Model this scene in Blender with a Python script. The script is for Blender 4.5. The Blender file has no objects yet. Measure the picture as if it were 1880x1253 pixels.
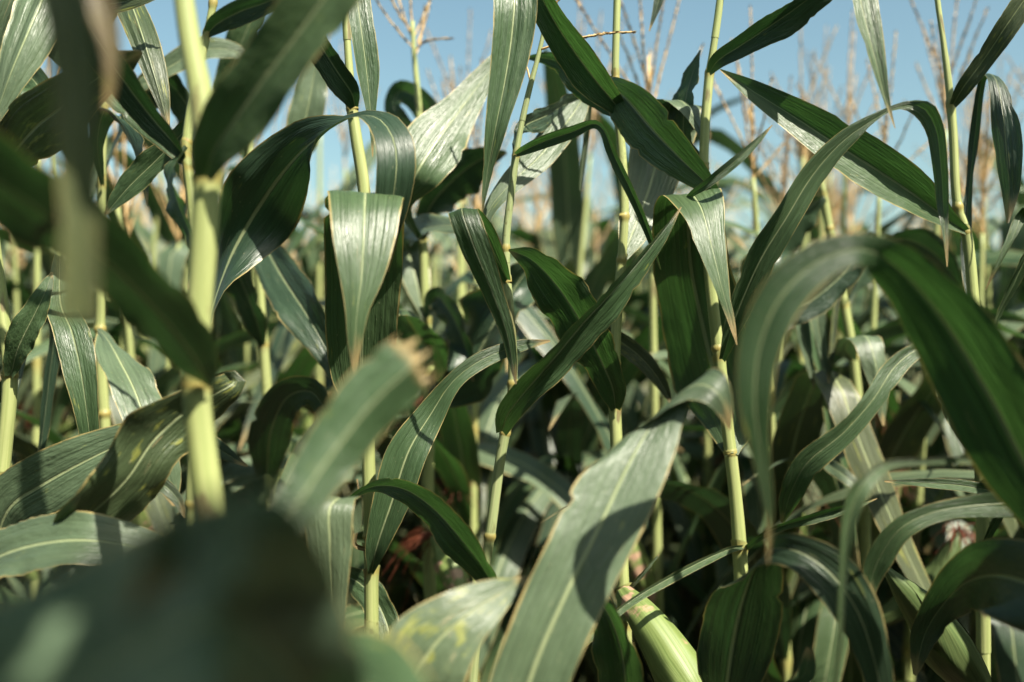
import bpy, math, random
import numpy as np
from mathutils import Vector

# ------------------------------------------------------------------ camera, sky, sun, exposure
scene = bpy.context.scene
COL = scene.collection
R = math.radians
CAM_H, F = 1.5, 1827.8          # camera height, focal length in photo pixels (35 mm lens)
cam_d = bpy.data.cameras.new("camera"); cam = bpy.data.objects.new("camera", cam_d); COL.objects.link(cam)
cam.location = (0, 0, CAM_H); cam.rotation_euler = (R(90), 0, 0)
cam_d.lens = 35; cam_d.sensor_width = 36; cam_d.clip_start = 0.02; cam_d.clip_end = 2000
cam_d.dof.use_dof = True; cam_d.dof.focus_distance = 1.16; cam_d.dof.aperture_fstop = 2.0
scene.camera = cam

SUN_AZ, SUN_EL = 138.0, 49.0    # compass style: 0 = +Y (ahead), 90 = +X (right), 180 = behind
world = bpy.data.worlds.new("World"); scene.world = world; world.use_nodes = True
wn = world.node_tree; wn.nodes.clear()
w_out = wn.nodes.new('ShaderNodeOutputWorld'); w_bg = wn.nodes.new('ShaderNodeBackground'); sky = wn.nodes.new('ShaderNodeTexSky')
sky.sky_type = 'NISHITA'; sky.sun_disc = False; sky.sun_elevation = R(SUN_EL); sky.sun_rotation = R(SUN_AZ)
sky.air_density = 1.0; sky.dust_density = 2.4; sky.ozone_density = 1.8
w_bg.inputs[1].default_value = 0.053
tint = wn.nodes.new('ShaderNodeMix'); tint.data_type = 'RGBA'; tint.blend_type = 'MULTIPLY'; tint.inputs[0].default_value = 1.0
tint.inputs[7].default_value = (1.12, 1.24, 1.00, 1)       # the clear, slightly cyan sky of the day
wn.links.new(sky.outputs[0], tint.inputs[6]); wn.links.new(tint.outputs[2], w_bg.inputs[0]); wn.links.new(w_bg.outputs[0], w_out.inputs[0])
sun_d = bpy.data.lights.new("sun", 'SUN'); sun = bpy.data.objects.new("sun", sun_d); COL.objects.link(sun)
sun_d.energy = 5.0; sun_d.angle = R(0.5); sun_d.color = (1.0, 0.93, 0.80)
to_sun = Vector((math.sin(R(SUN_AZ)) * math.cos(R(SUN_EL)), math.cos(R(SUN_AZ)) * math.cos(R(SUN_EL)), math.sin(R(SUN_EL))))
sun.rotation_euler = to_sun.to_track_quat('Z', 'Y').to_euler()
scene.view_settings.view_transform = 'Standard'; scene.view_settings.look = 'None'
scene.view_settings.exposure = 1.62; scene.view_settings.gamma = 1.0
scene.cycles.max_bounces = 8; scene.cycles.diffuse_bounces = 4; scene.cycles.glossy_bounces = 2; scene.cycles.transmission_bounces = 4

# ------------------------------------------------------------------ materials
def new_mat(name):
    m = bpy.data.materials.new(name); m.use_nodes = True; nt = m.node_tree; nt.nodes.clear()
    return m, nt
def N(nt, kind, **kw):
    n = nt.nodes.new(kind)
    for k, v in kw.items():
        if k.startswith('i_'): n.inputs[k[2:]].default_value = v
        else: setattr(n, k, v)
    return n
def lk(nt, a, b): nt.links.new(a, b)
def math_n(nt, op, a, b=None, clamp=False):
    n = nt.nodes.new('ShaderNodeMath'); n.operation = op; n.use_clamp = clamp
    for i, v in enumerate((a, b)):
        if v is None: continue
        if isinstance(v, (int, float)): n.inputs[i].default_value = v
        else: lk(nt, v, n.inputs[i])
    return n.outputs[0]
def ramp01(nt, v, a, b):        # smooth step from a to b
    n = nt.nodes.new('ShaderNodeMapRange'); n.interpolation_type = 'SMOOTHSTEP'
    lk(nt, v, n.inputs[0]); n.inputs[1].default_value = a; n.inputs[2].default_value = b
    return n.outputs[0]
def mixc(nt, f, a, b):
    n = nt.nodes.new('ShaderNodeMix'); n.data_type = 'RGBA'
    for s, v in ((n.inputs[0], f), (n.inputs[6], a), (n.inputs[7], b)):
        if isinstance(v, (int, float)): s.default_value = v
        elif isinstance(v, tuple): s.default_value = (*v, 1)
        else: lk(nt, v, s)
    return n.outputs[2]

def leaf_material(name, base_a, base_b, trans, wear=0.0, tf=0.30, rough=0.42):
    m, nt = new_mat(name)
    tc = N(nt, 'ShaderNodeTexCoord'); sep = N(nt, 'ShaderNodeSeparateXYZ'); lk(nt, tc.outputs['UV'], sep.inputs[0])
    ux, uy = sep.outputs[0], sep.outputs[1]
    off = math_n(nt, 'ABSOLUTE', math_n(nt, 'SUBTRACT', ux, 0.5))            # 0 midrib .. 0.5 margin
    info = N(nt, 'ShaderNodeObjectInfo'); rnd = info.outputs['Random']
    comb = N(nt, 'ShaderNodeCombineXYZ'); lk(nt, ux, comb.inputs[0]); lk(nt, uy, comb.inputs[1]); lk(nt, math_n(nt, 'MULTIPLY', rnd, 37.0), comb.inputs[2])
    def noise(sx, sy, detail=2.0, sc=1.0):
        mp = N(nt, 'ShaderNodeMapping'); mp.inputs['Scale'].default_value = (sx, sy, 1); lk(nt, comb.outputs[0], mp.inputs[0])
        n = N(nt, 'ShaderNodeTexNoise'); n.inputs['Scale'].default_value = sc; n.inputs['Detail'].default_value = detail; lk(nt, mp.outputs[0], n.inputs[0])
        return n.outputs[0]
    fine = noise(56, 1.0); stripes = noise(21, 0.8); patch = noise(3.2, 5.0, 4.0); blot = noise(9, 11, 5.0)
    col = mixc(nt, rnd, base_a, base_b)
    hv = N(nt, 'ShaderNodeHueSaturation'); lk(nt, col, hv.inputs['Color'])
    lk(nt, math_n(nt, 'ADD', 0.18, math_n(nt, 'ADD', math_n(nt, 'MULTIPLY', stripes, 0.55), math_n(nt, 'ADD', math_n(nt, 'MULTIPLY', fine, 0.60), math_n(nt, 'MULTIPLY', patch, 0.55)))), hv.inputs['Value'])
    col = hv.outputs[0]
    # yellowing flecks and dry stripes, more of them with wear
    yel = ramp01(nt, blot, 0.67 - 0.05 * wear, 0.76 - 0.05 * wear)
    col = mixc(nt, math_n(nt, 'MULTIPLY', yel, 0.55), col, (0.24, 0.25, 0.05))
    dry = math_n(nt, 'MULTIPLY', ramp01(nt, noise(60, 7, 1.0), 0.72 - 0.05 * wear, 0.76 - 0.05 * wear), ramp01(nt, patch, 0.52, 0.62))
    col = mixc(nt, math_n(nt, 'MULTIPLY', dry, 0.8), col, (0.30, 0.24, 0.13))
    vo = N(nt, 'ShaderNodeTexVoronoi'); vo.inputs['Scale'].default_value = 1.0; vm = N(nt, 'ShaderNodeMapping'); vm.inputs['Scale'].default_value = (14, 60, 3); lk(nt, comb.outputs[0], vm.inputs[0]); lk(nt, vm.outputs[0], vo.inputs['Vector'])
    speck = math_n(nt, 'MULTIPLY', math_n(nt, 'SUBTRACT', 1.0, ramp01(nt, vo.outputs['Distance'], 0.06, 0.15)), ramp01(nt, blot, 0.48, 0.56))
    col = mixc(nt, math_n(nt, 'MULTIPLY', speck, 0.7), col, (0.22, 0.22, 0.13))
    # midrib, wide at the base and thin at the tip
    half = math_n(nt, 'MULTIPLY_ADD', uy, -0.022); half.node.inputs[2].default_value = 0.034
    mid = math_n(nt, 'SUBTRACT', 1.0, ramp01(nt, math_n(nt, 'DIVIDE', off, half), 0.55, 1.25))
    col = mixc(nt, math_n(nt, 'MULTIPLY', mid, 0.82), col, (0.25, 0.29, 0.15))
    # thin tan margin, broken up, and a dry tip
    edge = ramp01(nt, math_n(nt, 'ADD', off, math_n(nt, 'MULTIPLY', math_n(nt, 'SUBTRACT', noise(2, 9, 4.0), 0.5), 0.085)), 0.474, 0.494)
    col = mixc(nt, math_n(nt, 'MULTIPLY', edge, 0.70), col, (0.34, 0.26, 0.10))
    tip = ramp01(nt, math_n(nt, 'ADD', uy, math_n(nt, 'MULTIPLY', math_n(nt, 'SUBTRACT', patch, 0.5), 0.10)), 0.93, 0.99)
    col = mixc(nt, math_n(nt, 'MULTIPLY', tip, 0.8), col, (0.38, 0.27, 0.12))
    bsdf = N(nt, 'ShaderNodeBsdfPrincipled'); lk(nt, col, bsdf.inputs['Base Color'])
    lk(nt, math_n(nt, 'MULTIPLY_ADD', math_n(nt, 'ADD', patch, fine), 0.30), bsdf.inputs['Roughness'])
    bsdf.inputs['Roughness'].links[0].from_node.inputs[2].default_value = rough - 0.30
    bsdf.inputs['Specular IOR Level'].default_value = 0.52
    tr = N(nt, 'ShaderNodeBsdfTranslucent')
    hv2 = N(nt, 'ShaderNodeHueSaturation'); hv2.inputs['Color'].default_value = (*trans, 1)
    lk(nt, math_n(nt, 'MULTIPLY_ADD', math_n(nt, 'ADD', stripes, math_n(nt, 'ADD', fine, patch)), 1.3), hv2.inputs['Value']); hv2.inputs['Value'].links[0].from_node.inputs[2].default_value = -0.95
    tcol = mixc(nt, math_n(nt, 'MULTIPLY', mid, 0.8), hv2.outputs[0], (0.05, 0.06, 0.02))
    tcol = mixc(nt, math_n(nt, 'MULTIPLY', edge, 0.6), tcol, (0.3, 0.22, 0.05))
    lk(nt, tcol, tr.inputs[0])
    mx = N(nt, 'ShaderNodeMixShader'); mx.inputs[0].default_value = tf
    lk(nt, bsdf.outputs[0], mx.inputs[1]); lk(nt, tr.outputs[0], mx.inputs[2])
    h = math_n(nt, 'ADD', math_n(nt, 'MULTIPLY', stripes, 0.7), math_n(nt, 'ADD', math_n(nt, 'MULTIPLY', fine, 0.5), math_n(nt, 'ADD', math_n(nt, 'MULTIPLY', noise(16, 26, 3.0), 0.9), math_n(nt, 'MULTIPLY', mid, 0.8))))
    bp = N(nt, 'ShaderNodeBump'); bp.inputs['Strength'].default_value = 0.7; bp.inputs['Distance'].default_value = 0.0020
    lk(nt, h, bp.inputs['Height']); lk(nt, bp.outputs[0], bsdf.inputs['Normal']); lk(nt, bp.outputs[0], tr.inputs['Normal'])
    o = N(nt, 'ShaderNodeOutputMaterial'); lk(nt, mx.outputs[0], o.inputs[0])
    return m

def streak_material(name, ca, cb, ring=(0.42, 0.40, 0.10), patchc=None, patch_lo=0.6, rough=0.5, trans=0.0, su=14, sv=3):
    """stalks, husks: streaks along the length (UV y), joints from the 'ring' attribute"""
    m, nt = new_mat(name)
    tc = N(nt, 'ShaderNodeTexCoord'); info = N(nt, 'ShaderNodeObjectInfo')
    sep = N(nt, 'ShaderNodeSeparateXYZ'); lk(nt, tc.outputs['UV'], sep.inputs[0])
    comb = N(nt, 'ShaderNodeCombineXYZ'); lk(nt, sep.outputs[0], comb.inputs[0]); lk(nt, sep.outputs[1], comb.inputs[1]); lk(nt, math_n(nt, 'MULTIPLY', info.outputs['Random'], 29.0), comb.inputs[2])
    def noise(sx, sy, d=3.0):
        mp = N(nt, 'ShaderNodeMapping'); mp.inputs['Scale'].default_value = (sx, sy, 1); lk(nt, comb.outputs[0], mp.inputs[0])
        n = N(nt, 'ShaderNodeTexNoise'); n.inputs['Scale'].default_value = 1; n.inputs['Detail'].default_value = d; lk(nt, mp.outputs[0], n.inputs[0]); return n.outputs[0]
    st = noise(su, sv); pt = noise(3, 6, 4.0)
    col = mixc(nt, ramp01(nt, st, 0.3, 0.7), ca, cb)
    hv = N(nt, 'ShaderNodeHueSaturation'); lk(nt, col, hv.inputs['Color']); lk(nt, math_n(nt, 'MULTIPLY_ADD', pt, 0.5), hv.inputs['Value']); hv.inputs['Value'].links[0].from_node.inputs[2].default_value = 0.75
    col = hv.outputs[0]
    if patchc: col = mixc(nt, ramp01(nt, noise(2.2, 5.5, 5.0), patch_lo, patch_lo + 0.06), col, patchc)
    at = N(nt, 'ShaderNodeAttribute'); at.attribute_name = 'ring'
    col = mixc(nt, at.outputs['Fac'], col, ring)
    b = N(nt, 'ShaderNodeBsdfPrincipled'); lk(nt, col, b.inputs['Base Color']); b.inputs['Roughness'].default_value = rough; b.inputs['Specular IOR Level'].default_value = 0.35
    b.inputs['Subsurface Weight'].default_value = 0.0
    bp = N(nt, 'ShaderNodeBump'); bp.inputs['Strength'].default_value = 0.5; bp.inputs['Distance'].default_value = 0.001; lk(nt, st, bp.inputs['Height']); lk(nt, bp.outputs[0], b.inputs['Normal'])
    o = N(nt, 'ShaderNodeOutputMaterial'); lk(nt, b.outputs[0], o.inputs[0])
    return m

def plain_material(name, ca, cb, scale=60, rough=0.7, trans=None):
    m, nt = new_mat(name)
    tc = N(nt, 'ShaderNodeTexCoord'); n = N(nt, 'ShaderNodeTexNoise'); n.inputs['Scale'].default_value = scale; n.inputs['Detail'].default_value = 4; lk(nt, tc.outputs['Object'], n.inputs[0])
    b = N(nt, 'ShaderNodeBsdfPrincipled'); lk(nt, mixc(nt, ramp01(nt, n.outputs[0], 0.35, 0.65), ca, cb), b.inputs['Base Color']); b.inputs['Roughness'].default_value = rough; b.inputs['Specular IOR Level'].default_value = 0.25
    o = N(nt, 'ShaderNodeOutputMaterial')
    if trans:
        t = N(nt, 'ShaderNodeBsdfTranslucent'); t.inputs[0].default_value = (*trans, 1); mx = N(nt, 'ShaderNodeMixShader'); mx.inputs[0].default_value = 0.3
        lk(nt, b.outputs[0], mx.inputs[1]); lk(nt, t.outputs[0], mx.inputs[2]); lk(nt, mx.outputs[0], o.inputs[0])
    else: lk(nt, b.outputs[0], o.inputs[0])
    return m

M = {
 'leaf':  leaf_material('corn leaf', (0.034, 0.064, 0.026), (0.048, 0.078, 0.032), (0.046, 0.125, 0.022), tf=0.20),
 'dark':  leaf_material('corn leaf shade darkened', (0.018, 0.038, 0.020), (0.026, 0.046, 0.023), (0.030, 0.090, 0.018), tf=0.16),  # darker leaf copy with shade put into its colour; also mixed into field plants
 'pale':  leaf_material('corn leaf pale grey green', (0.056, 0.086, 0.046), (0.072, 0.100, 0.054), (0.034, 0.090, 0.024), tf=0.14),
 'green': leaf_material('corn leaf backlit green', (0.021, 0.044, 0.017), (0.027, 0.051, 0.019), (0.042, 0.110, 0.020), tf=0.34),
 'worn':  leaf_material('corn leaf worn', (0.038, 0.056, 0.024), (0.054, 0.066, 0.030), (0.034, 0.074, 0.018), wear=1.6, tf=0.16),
  'spotted': leaf_material('corn leaf pale with yellow flecks', (0.056, 0.086, 0.046), (0.072, 0.100, 0.054), (0.034, 0.090, 0.024), tf=0.14, wear=2.2),
  'shade_lift': leaf_material('corn leaf lightened in shade', (0.085, 0.130, 0.075), (0.095, 0.140, 0.085), (0.034, 0.090, 0.024), tf=0.2),  # paler colour stands in for fill light missing on the near shaded blades
 'dry':   leaf_material('corn leaf drying', (0.14, 0.10, 0.045), (0.11, 0.095, 0.045), (0.14, 0.09, 0.02), wear=2.0),
 'olive': leaf_material('corn leaf yellowing', (0.066, 0.080, 0.032), (0.078, 0.090, 0.036), (0.07, 0.10, 0.02), wear=0.5),
 'stalk': streak_material('corn stalk', (0.185, 0.215, 0.075), (0.25, 0.275, 0.11), ring=(0.21, 0.16, 0.04), patchc=(0.13, 0.11, 0.05), patch_lo=0.61),
 'stalk2': streak_material('corn stalk thin', (0.155, 0.19, 0.08), (0.21, 0.235, 0.11), ring=(0.21, 0.16, 0.04), patchc=(0.12, 0.12, 0.05), patch_lo=0.61),
 'husk':  streak_material('corn husk', (0.092, 0.132, 0.034), (0.128, 0.165, 0.050), ring=(0.28, 0.18, 0.10), patchc=(0.30, 0.19, 0.125), patch_lo=0.56, su=60, sv=1.6),
 'husk_shaded': streak_material('corn husk shade darkened', (0.050, 0.080, 0.026), (0.085, 0.115, 0.040), ring=(0.2, 0.14, 0.08), su=50, sv=1.6),  # darker copy of the husk, shade of the right ears put into its colour
 'tassel': plain_material('tassel straw', (0.60, 0.40, 0.17), (0.68, 0.50, 0.26), 90, 0.7, (0.5, 0.3, 0.13)),
 'tassel_pink': plain_material('tassel pinkish straw', (0.60, 0.42, 0.22), (0.68, 0.52, 0.32), 90, 0.7, (0.5, 0.32, 0.18)),
 'silk':  plain_material('corn silk', (0.07, 0.016, 0.008), (0.12, 0.034, 0.015), 40, 0.6),
}
m, nt = new_mat('field soil')
tc = N(nt, 'ShaderNodeTexCoord'); n1 = N(nt, 'ShaderNodeTexNoise'); n1.inputs['Scale'].default_value = 9; n1.inputs['Detail'].default_value = 8; lk(nt, tc.outputs['Object'], n1.inputs[0])
b = N(nt, 'ShaderNodeBsdfPrincipled'); lk(nt, mixc(nt, n1.outputs[0], (0.022, 0.016, 0.010), (0.07, 0.05, 0.032)), b.inputs['Base Color']); b.inputs['Roughness'].default_value = 0.95
bp = N(nt, 'ShaderNodeBump'); bp.inputs['Distance'].default_value = 0.04; lk(nt, n1.outputs[0], bp.inputs['Height']); lk(nt, bp.outputs[0], b.inputs['Normal'])
o = N(nt, 'ShaderNodeOutputMaterial'); lk(nt, b.outputs[0], o.inputs[0]); M['soil'] = m

# ------------------------------------------------------------------ helpers
class MB:
    """collects geometry of ONE mesh"""
    def __init__(s): s.v = []; s.f = []; s.uv = []; s.ring = []; s.n = 0
    def grid(s, P, UV, ring=None, closed=False):
        r, c = P.shape[:2]; b = s.n
        s.v.append(P.reshape(-1, 3)); s.uv.append(UV.reshape(-1, 2))
        s.ring.append(np.zeros(r * c) if ring is None else np.repeat(ring, c))
        i = np.arange(r - 1)[:, None]; j = np.arange(c if closed else c - 1)[None, :]; j2 = (j + 1) % c
        q = np.stack([i * c + j, i * c + j2, (i + 1) * c + j2, (i + 1) * c + j], -1).reshape(-1, 4) + b
        s.f.append(q); s.n += r * c
    def poly(s, V, faces, uv=(0.5, 0.5)):
        b = s.n; V = np.asarray(V, float); s.v.append(V); s.uv.append(np.tile(np.array(uv, float), (len(V), 1))); s.ring.append(np.zeros(len(V)))
        s.f.append(np.asarray(faces) + b); s.n += len(V)
    def add(s, o, rot=0.0, loc=(0, 0, 0), sc=1.0):
        V = np.concatenate(o.v); c, n = math.cos(rot), math.sin(rot)
        W = np.stack([V[:, 0] * c - V[:, 1] * n, V[:, 0] * n + V[:, 1] * c, V[:, 2]], -1) * sc + np.array(loc)
        s.v.append(W); s.uv += o.uv; s.ring += o.ring; s.f += [q + s.n for q in o.f]; s.n += len(V)
    def mesh(s, name, mats, slots=None):
        V = np.concatenate(s.v); UV = np.concatenate(s.uv); RG = np.concatenate(s.ring); Q = np.concatenate(s.f)
        me = bpy.data.meshes.new(name)
        me.vertices.add(len(V)); me.vertices.foreach_set('co', V.astype(np.float32).ravel())
        me.loops.add(Q.size); me.loops.foreach_set('vertex_index', Q.ravel().astype(np.int32))
        me.polygons.add(len(Q)); me.polygons.foreach_set('loop_start', np.arange(0, Q.size, 4, dtype=np.int32))
        me.polygons.foreach_set('use_smooth', np.ones(len(Q), dtype=bool))
        uvl = me.uv_layers.new(name='UVMap'); uvl.data.foreach_set('uv', UV[Q.ravel()].astype(np.float32).ravel())
        at = me.attributes.new('ring', 'FLOAT', 'POINT'); at.data.foreach_set('value', RG.astype(np.float32))
        for mm in mats: me.materials.append(mm)
        if slots is not None: me.polygons.foreach_set('material_index', np.asarray(slots, dtype=np.int32))
        me.update(calc_edges=True); me.validate()
        return me

def link(name, me, parent=None, loc=(0, 0, 0)):
    o = bpy.data.objects.new(name, me); COL.objects.link(o); o.location = loc
    if parent is not None: o.parent = parent
    return o
def tag(o, label=None, cat=None, group=None, kind=None):
    if label: o['label'] = label
    if cat: o['category'] = cat
    if group: o['group'] = group
    if kind: o['kind'] = kind
    return o
def norm(a): return a / np.maximum(np.linalg.norm(a, axis=-1, keepdims=True), 1e-9)

def spline(P, n):
    """Catmull-Rom through the rows of P (any number of columns; the first three are xyz), n samples"""
    P = np.asarray(P, float); k = len(P)
    t = np.concatenate([[0], np.cumsum(np.sqrt(np.linalg.norm(np.diff(P[:, :3], axis=0), axis=1)) + 1e-6)])
    tl = np.concatenate([[0], np.cumsum(np.linalg.norm(np.diff(P[:, :3], axis=0), axis=1) + 1e-6)])
    T = np.zeros_like(P)
    for i in range(k):
        if i == 0: T[i] = (P[1] - P[0]) / (t[1] - t[0])
        elif i == k - 1: T[i] = (P[-1] - P[-2]) / (t[-1] - t[-2])
        else:
            a, b2 = (P[i] - P[i-1]) / (t[i] - t[i-1]), (P[i+1] - P[i]) / (t[i+1] - t[i]); w = (t[i+1] - t[i]) / (t[i+1] - t[i-1])
            T[i] = w * a + (1 - w) * b2
    q = np.interp(np.linspace(0, tl[-1], n), tl, t); out = np.zeros((n, P.shape[1]))
    for j, x in enumerate(q):
        i = min(max(np.searchsorted(t, x) - 1, 0), k - 2); h = t[i+1] - t[i]; s = (x - t[i]) / h
        out[j] = (2*s**3 - 3*s**2 + 1) * P[i] + (s**3 - 2*s**2 + s) * h * T[i] + (-2*s**3 + 3*s**2) * P[i+1] + (s**3 - s**2) * h * T[i+1]
    return out

def ribbon(mb, C, A, H, rng, flip=1, keel=18.0, base_keel=60.0, und=0.12, cols=11, waves=3.0, torn=0.0, pleat=0.012, vmax=1.0, hole=None):
    """a leaf blade: centre line C, across vectors A, half widths H; keeled along the midrib, ruffled margins"""
    n = len(C); T = norm(np.gradient(C, axis=0)); A = norm(A); Nn = norm(np.cross(T, A)) * flip
    L = np.concatenate([[0], np.cumsum(np.linalg.norm(np.diff(C, axis=0), axis=1))]); v = L / L[-1]
    s = np.linspace(-1, 1, cols); s = np.sign(s) * np.abs(s) ** 0.85
    kb = np.radians(keel + (base_keel - keel) * np.clip(1 - v / 0.12, 0, 1) ** 1.5)
    p1, p2 = rng.random() * 6.28, rng.random() * 6.28; w1, w2 = waves * (0.8 + 0.5 * rng.random()), waves * (0.8 + 0.5 * rng.random())
    env = np.clip(v / 0.12, 0, 1) * np.clip((1 - v) / 0.15, 0, 1)
    fl, fr = np.sin(6.28 * w1 * v + p1) + 0.5 * np.sin(6.28 * 2.3 * w1 * v + p2), np.sin(6.28 * w2 * v + p2) + 0.5 * np.sin(6.28 * 2.1 * w2 * v + p1)
    P = np.zeros((n, cols, 3)); UV = np.zeros((n, cols, 2)); pf, pp, pa = rng.uniform(7, 15), rng.random() * 6.28, rng.uniform(.5, 1.4) * pleat; hj = np.array([1 + 0.04 * math.sin(9 * x + p1) for x in v])
    eL, eR = np.ones(n), np.ones(n)
    for e in (eL, eR):
        e += 0.02 * np.convolve([rng.gauss(0, 1) for _ in range(n + 4)], [.2] * 5, 'valid')
        for _ in range(rng.randint(0, 3) if cols > 9 else 0):
            q = rng.uniform(.12, .95); e -= rng.uniform(.05, .22) * np.exp(-((v - q) / rng.uniform(.006, .016)) ** 2)
    for j, x in enumerate(s):
        hs = H * hj * (eL if x < 0 else eR) ** abs(x)
        ruf = 0.022 * np.sin(6.28 * (11 + 3 * p1) * v + p2 * np.sign(x)) * env * abs(x) ** 5 * (cols > 9) + und * np.where(x < 0, fl, fr) * env * abs(x) ** 2.2
        ax = abs(x)
        P[:, j] = C + A * (x * hs * np.cos(kb))[:, None] + Nn * ((ax ** 1.25 * np.sin(kb) - 0.10 * ax ** 3 + ruf + pa * np.sin(pf * x + pp + 1.5 * v) * env) * H)[:, None]
        UV[:, j, 0] = 0.5 + 0.5 * x; UV[:, j, 1] = v
    if torn:                                           # ragged broken-off end
        for j in range(cols):
            P[-1, j] += T[-1] * (rng.random() - 0.6) * torn; P[-2, j] += T[-1] * (rng.random() - 0.6) * torn * 0.4
            UV[-1, j, 1] = 1.0
    UV[..., 1] *= vmax
    mb.grid(P, UV)
    if hole is not None:                               # opening cut in the blade to let a sun spot through
        q = mb.f[-1]; b0 = mb.n - n * cols; c = P.reshape(-1, 3)[q - b0].mean(1); mb.f[-1] = q[np.linalg.norm(c - hole[0], axis=1) > hole[1]]
    return mb

def tube(mb, C, rad, sides=12, ring=None, vs=1.0, cap=True):
    n = len(C); T = norm(np.gradient(C, axis=0)); ref = np.array([0.31, 0.9, 0.1]); X = norm(np.cross(T, ref)); Y = np.cross(T, X)
    a = np.linspace(0, 2 * math.pi, sides, endpoint=False); L = np.concatenate([[0], np.cumsum(np.linalg.norm(np.diff(C, axis=0), axis=1))])
    P = C[:, None] + rad[:, None, None] * (np.cos(a)[None, :, None] * X[:, None] + np.sin(a)[None, :, None] * Y[:, None])
    UV = np.zeros((n, sides, 2)); UV[..., 0] = (a / 6.2832)[None]; UV[..., 1] = (L * vs)[:, None]
    if cap:
        P = np.concatenate([np.repeat(C[:1, None], sides, 1), P, np.repeat(C[-1:, None], sides, 1)]); UV = np.concatenate([UV[:1], UV, UV[-1:]])
        ring = None if ring is None else np.concatenate([ring[:1], ring, ring[-1:]])
    mb.grid(P, UV, ring, closed=True)

def stalk_profile(n_s, L, r, nodes):
    """radius with swollen joints and the slightly wider top of each sheath; joint colour"""
    ring = np.zeros(len(L)); rr = r.copy()
    for q in nodes:
        d = (L - q); rr += r * (0.28 * np.exp(-(d / 0.0045) ** 2) + 0.05 * np.clip(1 - np.abs(d + 0.03) / 0.05, 0, 1) * (d < 0.006))
        ring = np.maximum(ring, np.exp(-(d / 0.0055) ** 2))
    return rr, ring * 0.85

OCT = [[0, 1, 2, 2], [0, 2, 3, 3], [0, 3, 4, 4], [0, 4, 1, 1], [5, 2, 1, 1], [5, 3, 2, 2], [5, 4, 3, 3], [5, 1, 4, 4]]
SPK = [[0, 1, 2, 2], [0, 2, 3, 3], [0, 3, 1, 1], [4, 2, 1, 1], [4, 3, 2, 2], [4, 1, 3, 3]]
def spikelet(mb, p, d, length, w, rng):
    d = d / np.linalg.norm(d); x = np.cross(d, [0.3, 0.2, 0.93]); x /= np.linalg.norm(x); y = np.cross(d, x); V = [p]
    for k in range(3):
        a = 2.094 * k + rng.random(); V.append(p + d * length * 0.4 + (x * math.cos(a) + y * math.sin(a)) * w)
    V.append(p + d * length)
    # quads with two triangles each side by side
    mb.poly(V + [p + d * length * 0.4], [[0, 1, 4, 2], [0, 2, 4, 3], [0, 3, 4, 1]])
def tassel_branch(mb, C, rng, bare=0.12, r0=0.0014, step=0.0045, sl=0.010, sw=0.0016):
    n = len(C); T = norm(np.gradient(C, axis=0)); L = np.concatenate([[0], np.cumsum(np.linalg.norm(np.diff(C, axis=0), axis=1))])
    tube(mb, C, np.linspace(r0, r0 * 0.5, n), 5)
    q = L[-1] * bare
    while q < L[-1]:
        p = np.array([np.interp(q, L, C[:, k]) for k in range(3)]); t = np.array([np.interp(q, L, T[:, k]) for k in range(3)])
        for _ in range(2):
            o = np.array([rng.gauss(0, 1) for _ in range(3)]); o -= t * o.dot(t); o /= np.linalg.norm(o)
            spikelet(mb, p, t + o * (0.12 + 0.22 * rng.random()), sl * (0.8 + 0.4 * rng.random()) * (1 - 0.3 * q / L[-1]), sw, rng)
        q += step * (0.8 + 0.4 * rng.random())

def ear_mesh(mb, C, rmax, rng, sides=18):
    """husked ear: overlapping husk blades spiralling round a spindle"""
    n = len(C); v = np.linspace(0, 1, n); prof = rmax * np.clip(0.30 + 0.70 * np.sin(np.clip(v * 1.9, 0, 1.57)) ** 1.0, 0, 1) * np.clip((1.0 - v) / 0.45, 0, 1) ** 0.62
    prof = np.maximum(prof, rmax * 0.10 * (1 - v * 0.5))
    T = norm(np.gradient(C, axis=0)); X = norm(np.cross(T, np.array([0.2, 0.9, 0.3]))); Y = np.cross(T, X)
    for layer in range(4):                               # each layer is one husk blade wrapped most of the way round
        a0 = layer * 1.9 + rng.random(); span = 5.9 if layer == 0 else 3.0
        end = (1.0, 0.93, 0.86, 0.74)[layer]; k = 24; m2 = int(n * end)
        a = np.linspace(-span / 2, span / 2, k); P = np.zeros((m2, k, 3)); UV = np.zeros((m2, k, 2)); rg = np.zeros(m2)
        for i in range(m2):
            vv = i / (m2 - 1); nar = 1 if layer == 0 else np.clip((1 - vv) / 0.4, 0.03, 1) ** 0.6
            aa = a0 + a * nar + 0.5 * vv; r = prof[i] * (1 + 0.018 * layer) + 0.0006 * layer + 0.0006 * np.sin(aa * 9)
            P[i] = C[i] + r[:, None] * (np.cos(aa)[:, None] * X[i] + np.sin(aa)[:, None] * Y[i])
            UV[i, :, 0] = a / 6.28 + layer * 0.37; UV[i, :, 1] = vv + layer
        mb.grid(P, UV, rg)
    return T[-1]
def silk_mesh(mb, p, d, length, rng, count=46, spread=0.5):
    for _ in range(count):
        o = np.array([rng.gauss(0, 1) for _ in range(3)]) * spread; dr = norm(np.asarray(d) + o)
        s = np.linspace(0, 1, 7)[:, None]; l = length * (0.6 + 0.6 * rng.random())
        C = p + dr * l * s + np.array([0, 0, -1.0]) * l * 0.9 * s ** 2.2 + np.array([rng.gauss(0, .006) for _ in range(3)]) * s
        tube(mb, C, np.linspace(0.0008, 0.0004, 7), 4, cap=False)

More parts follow.
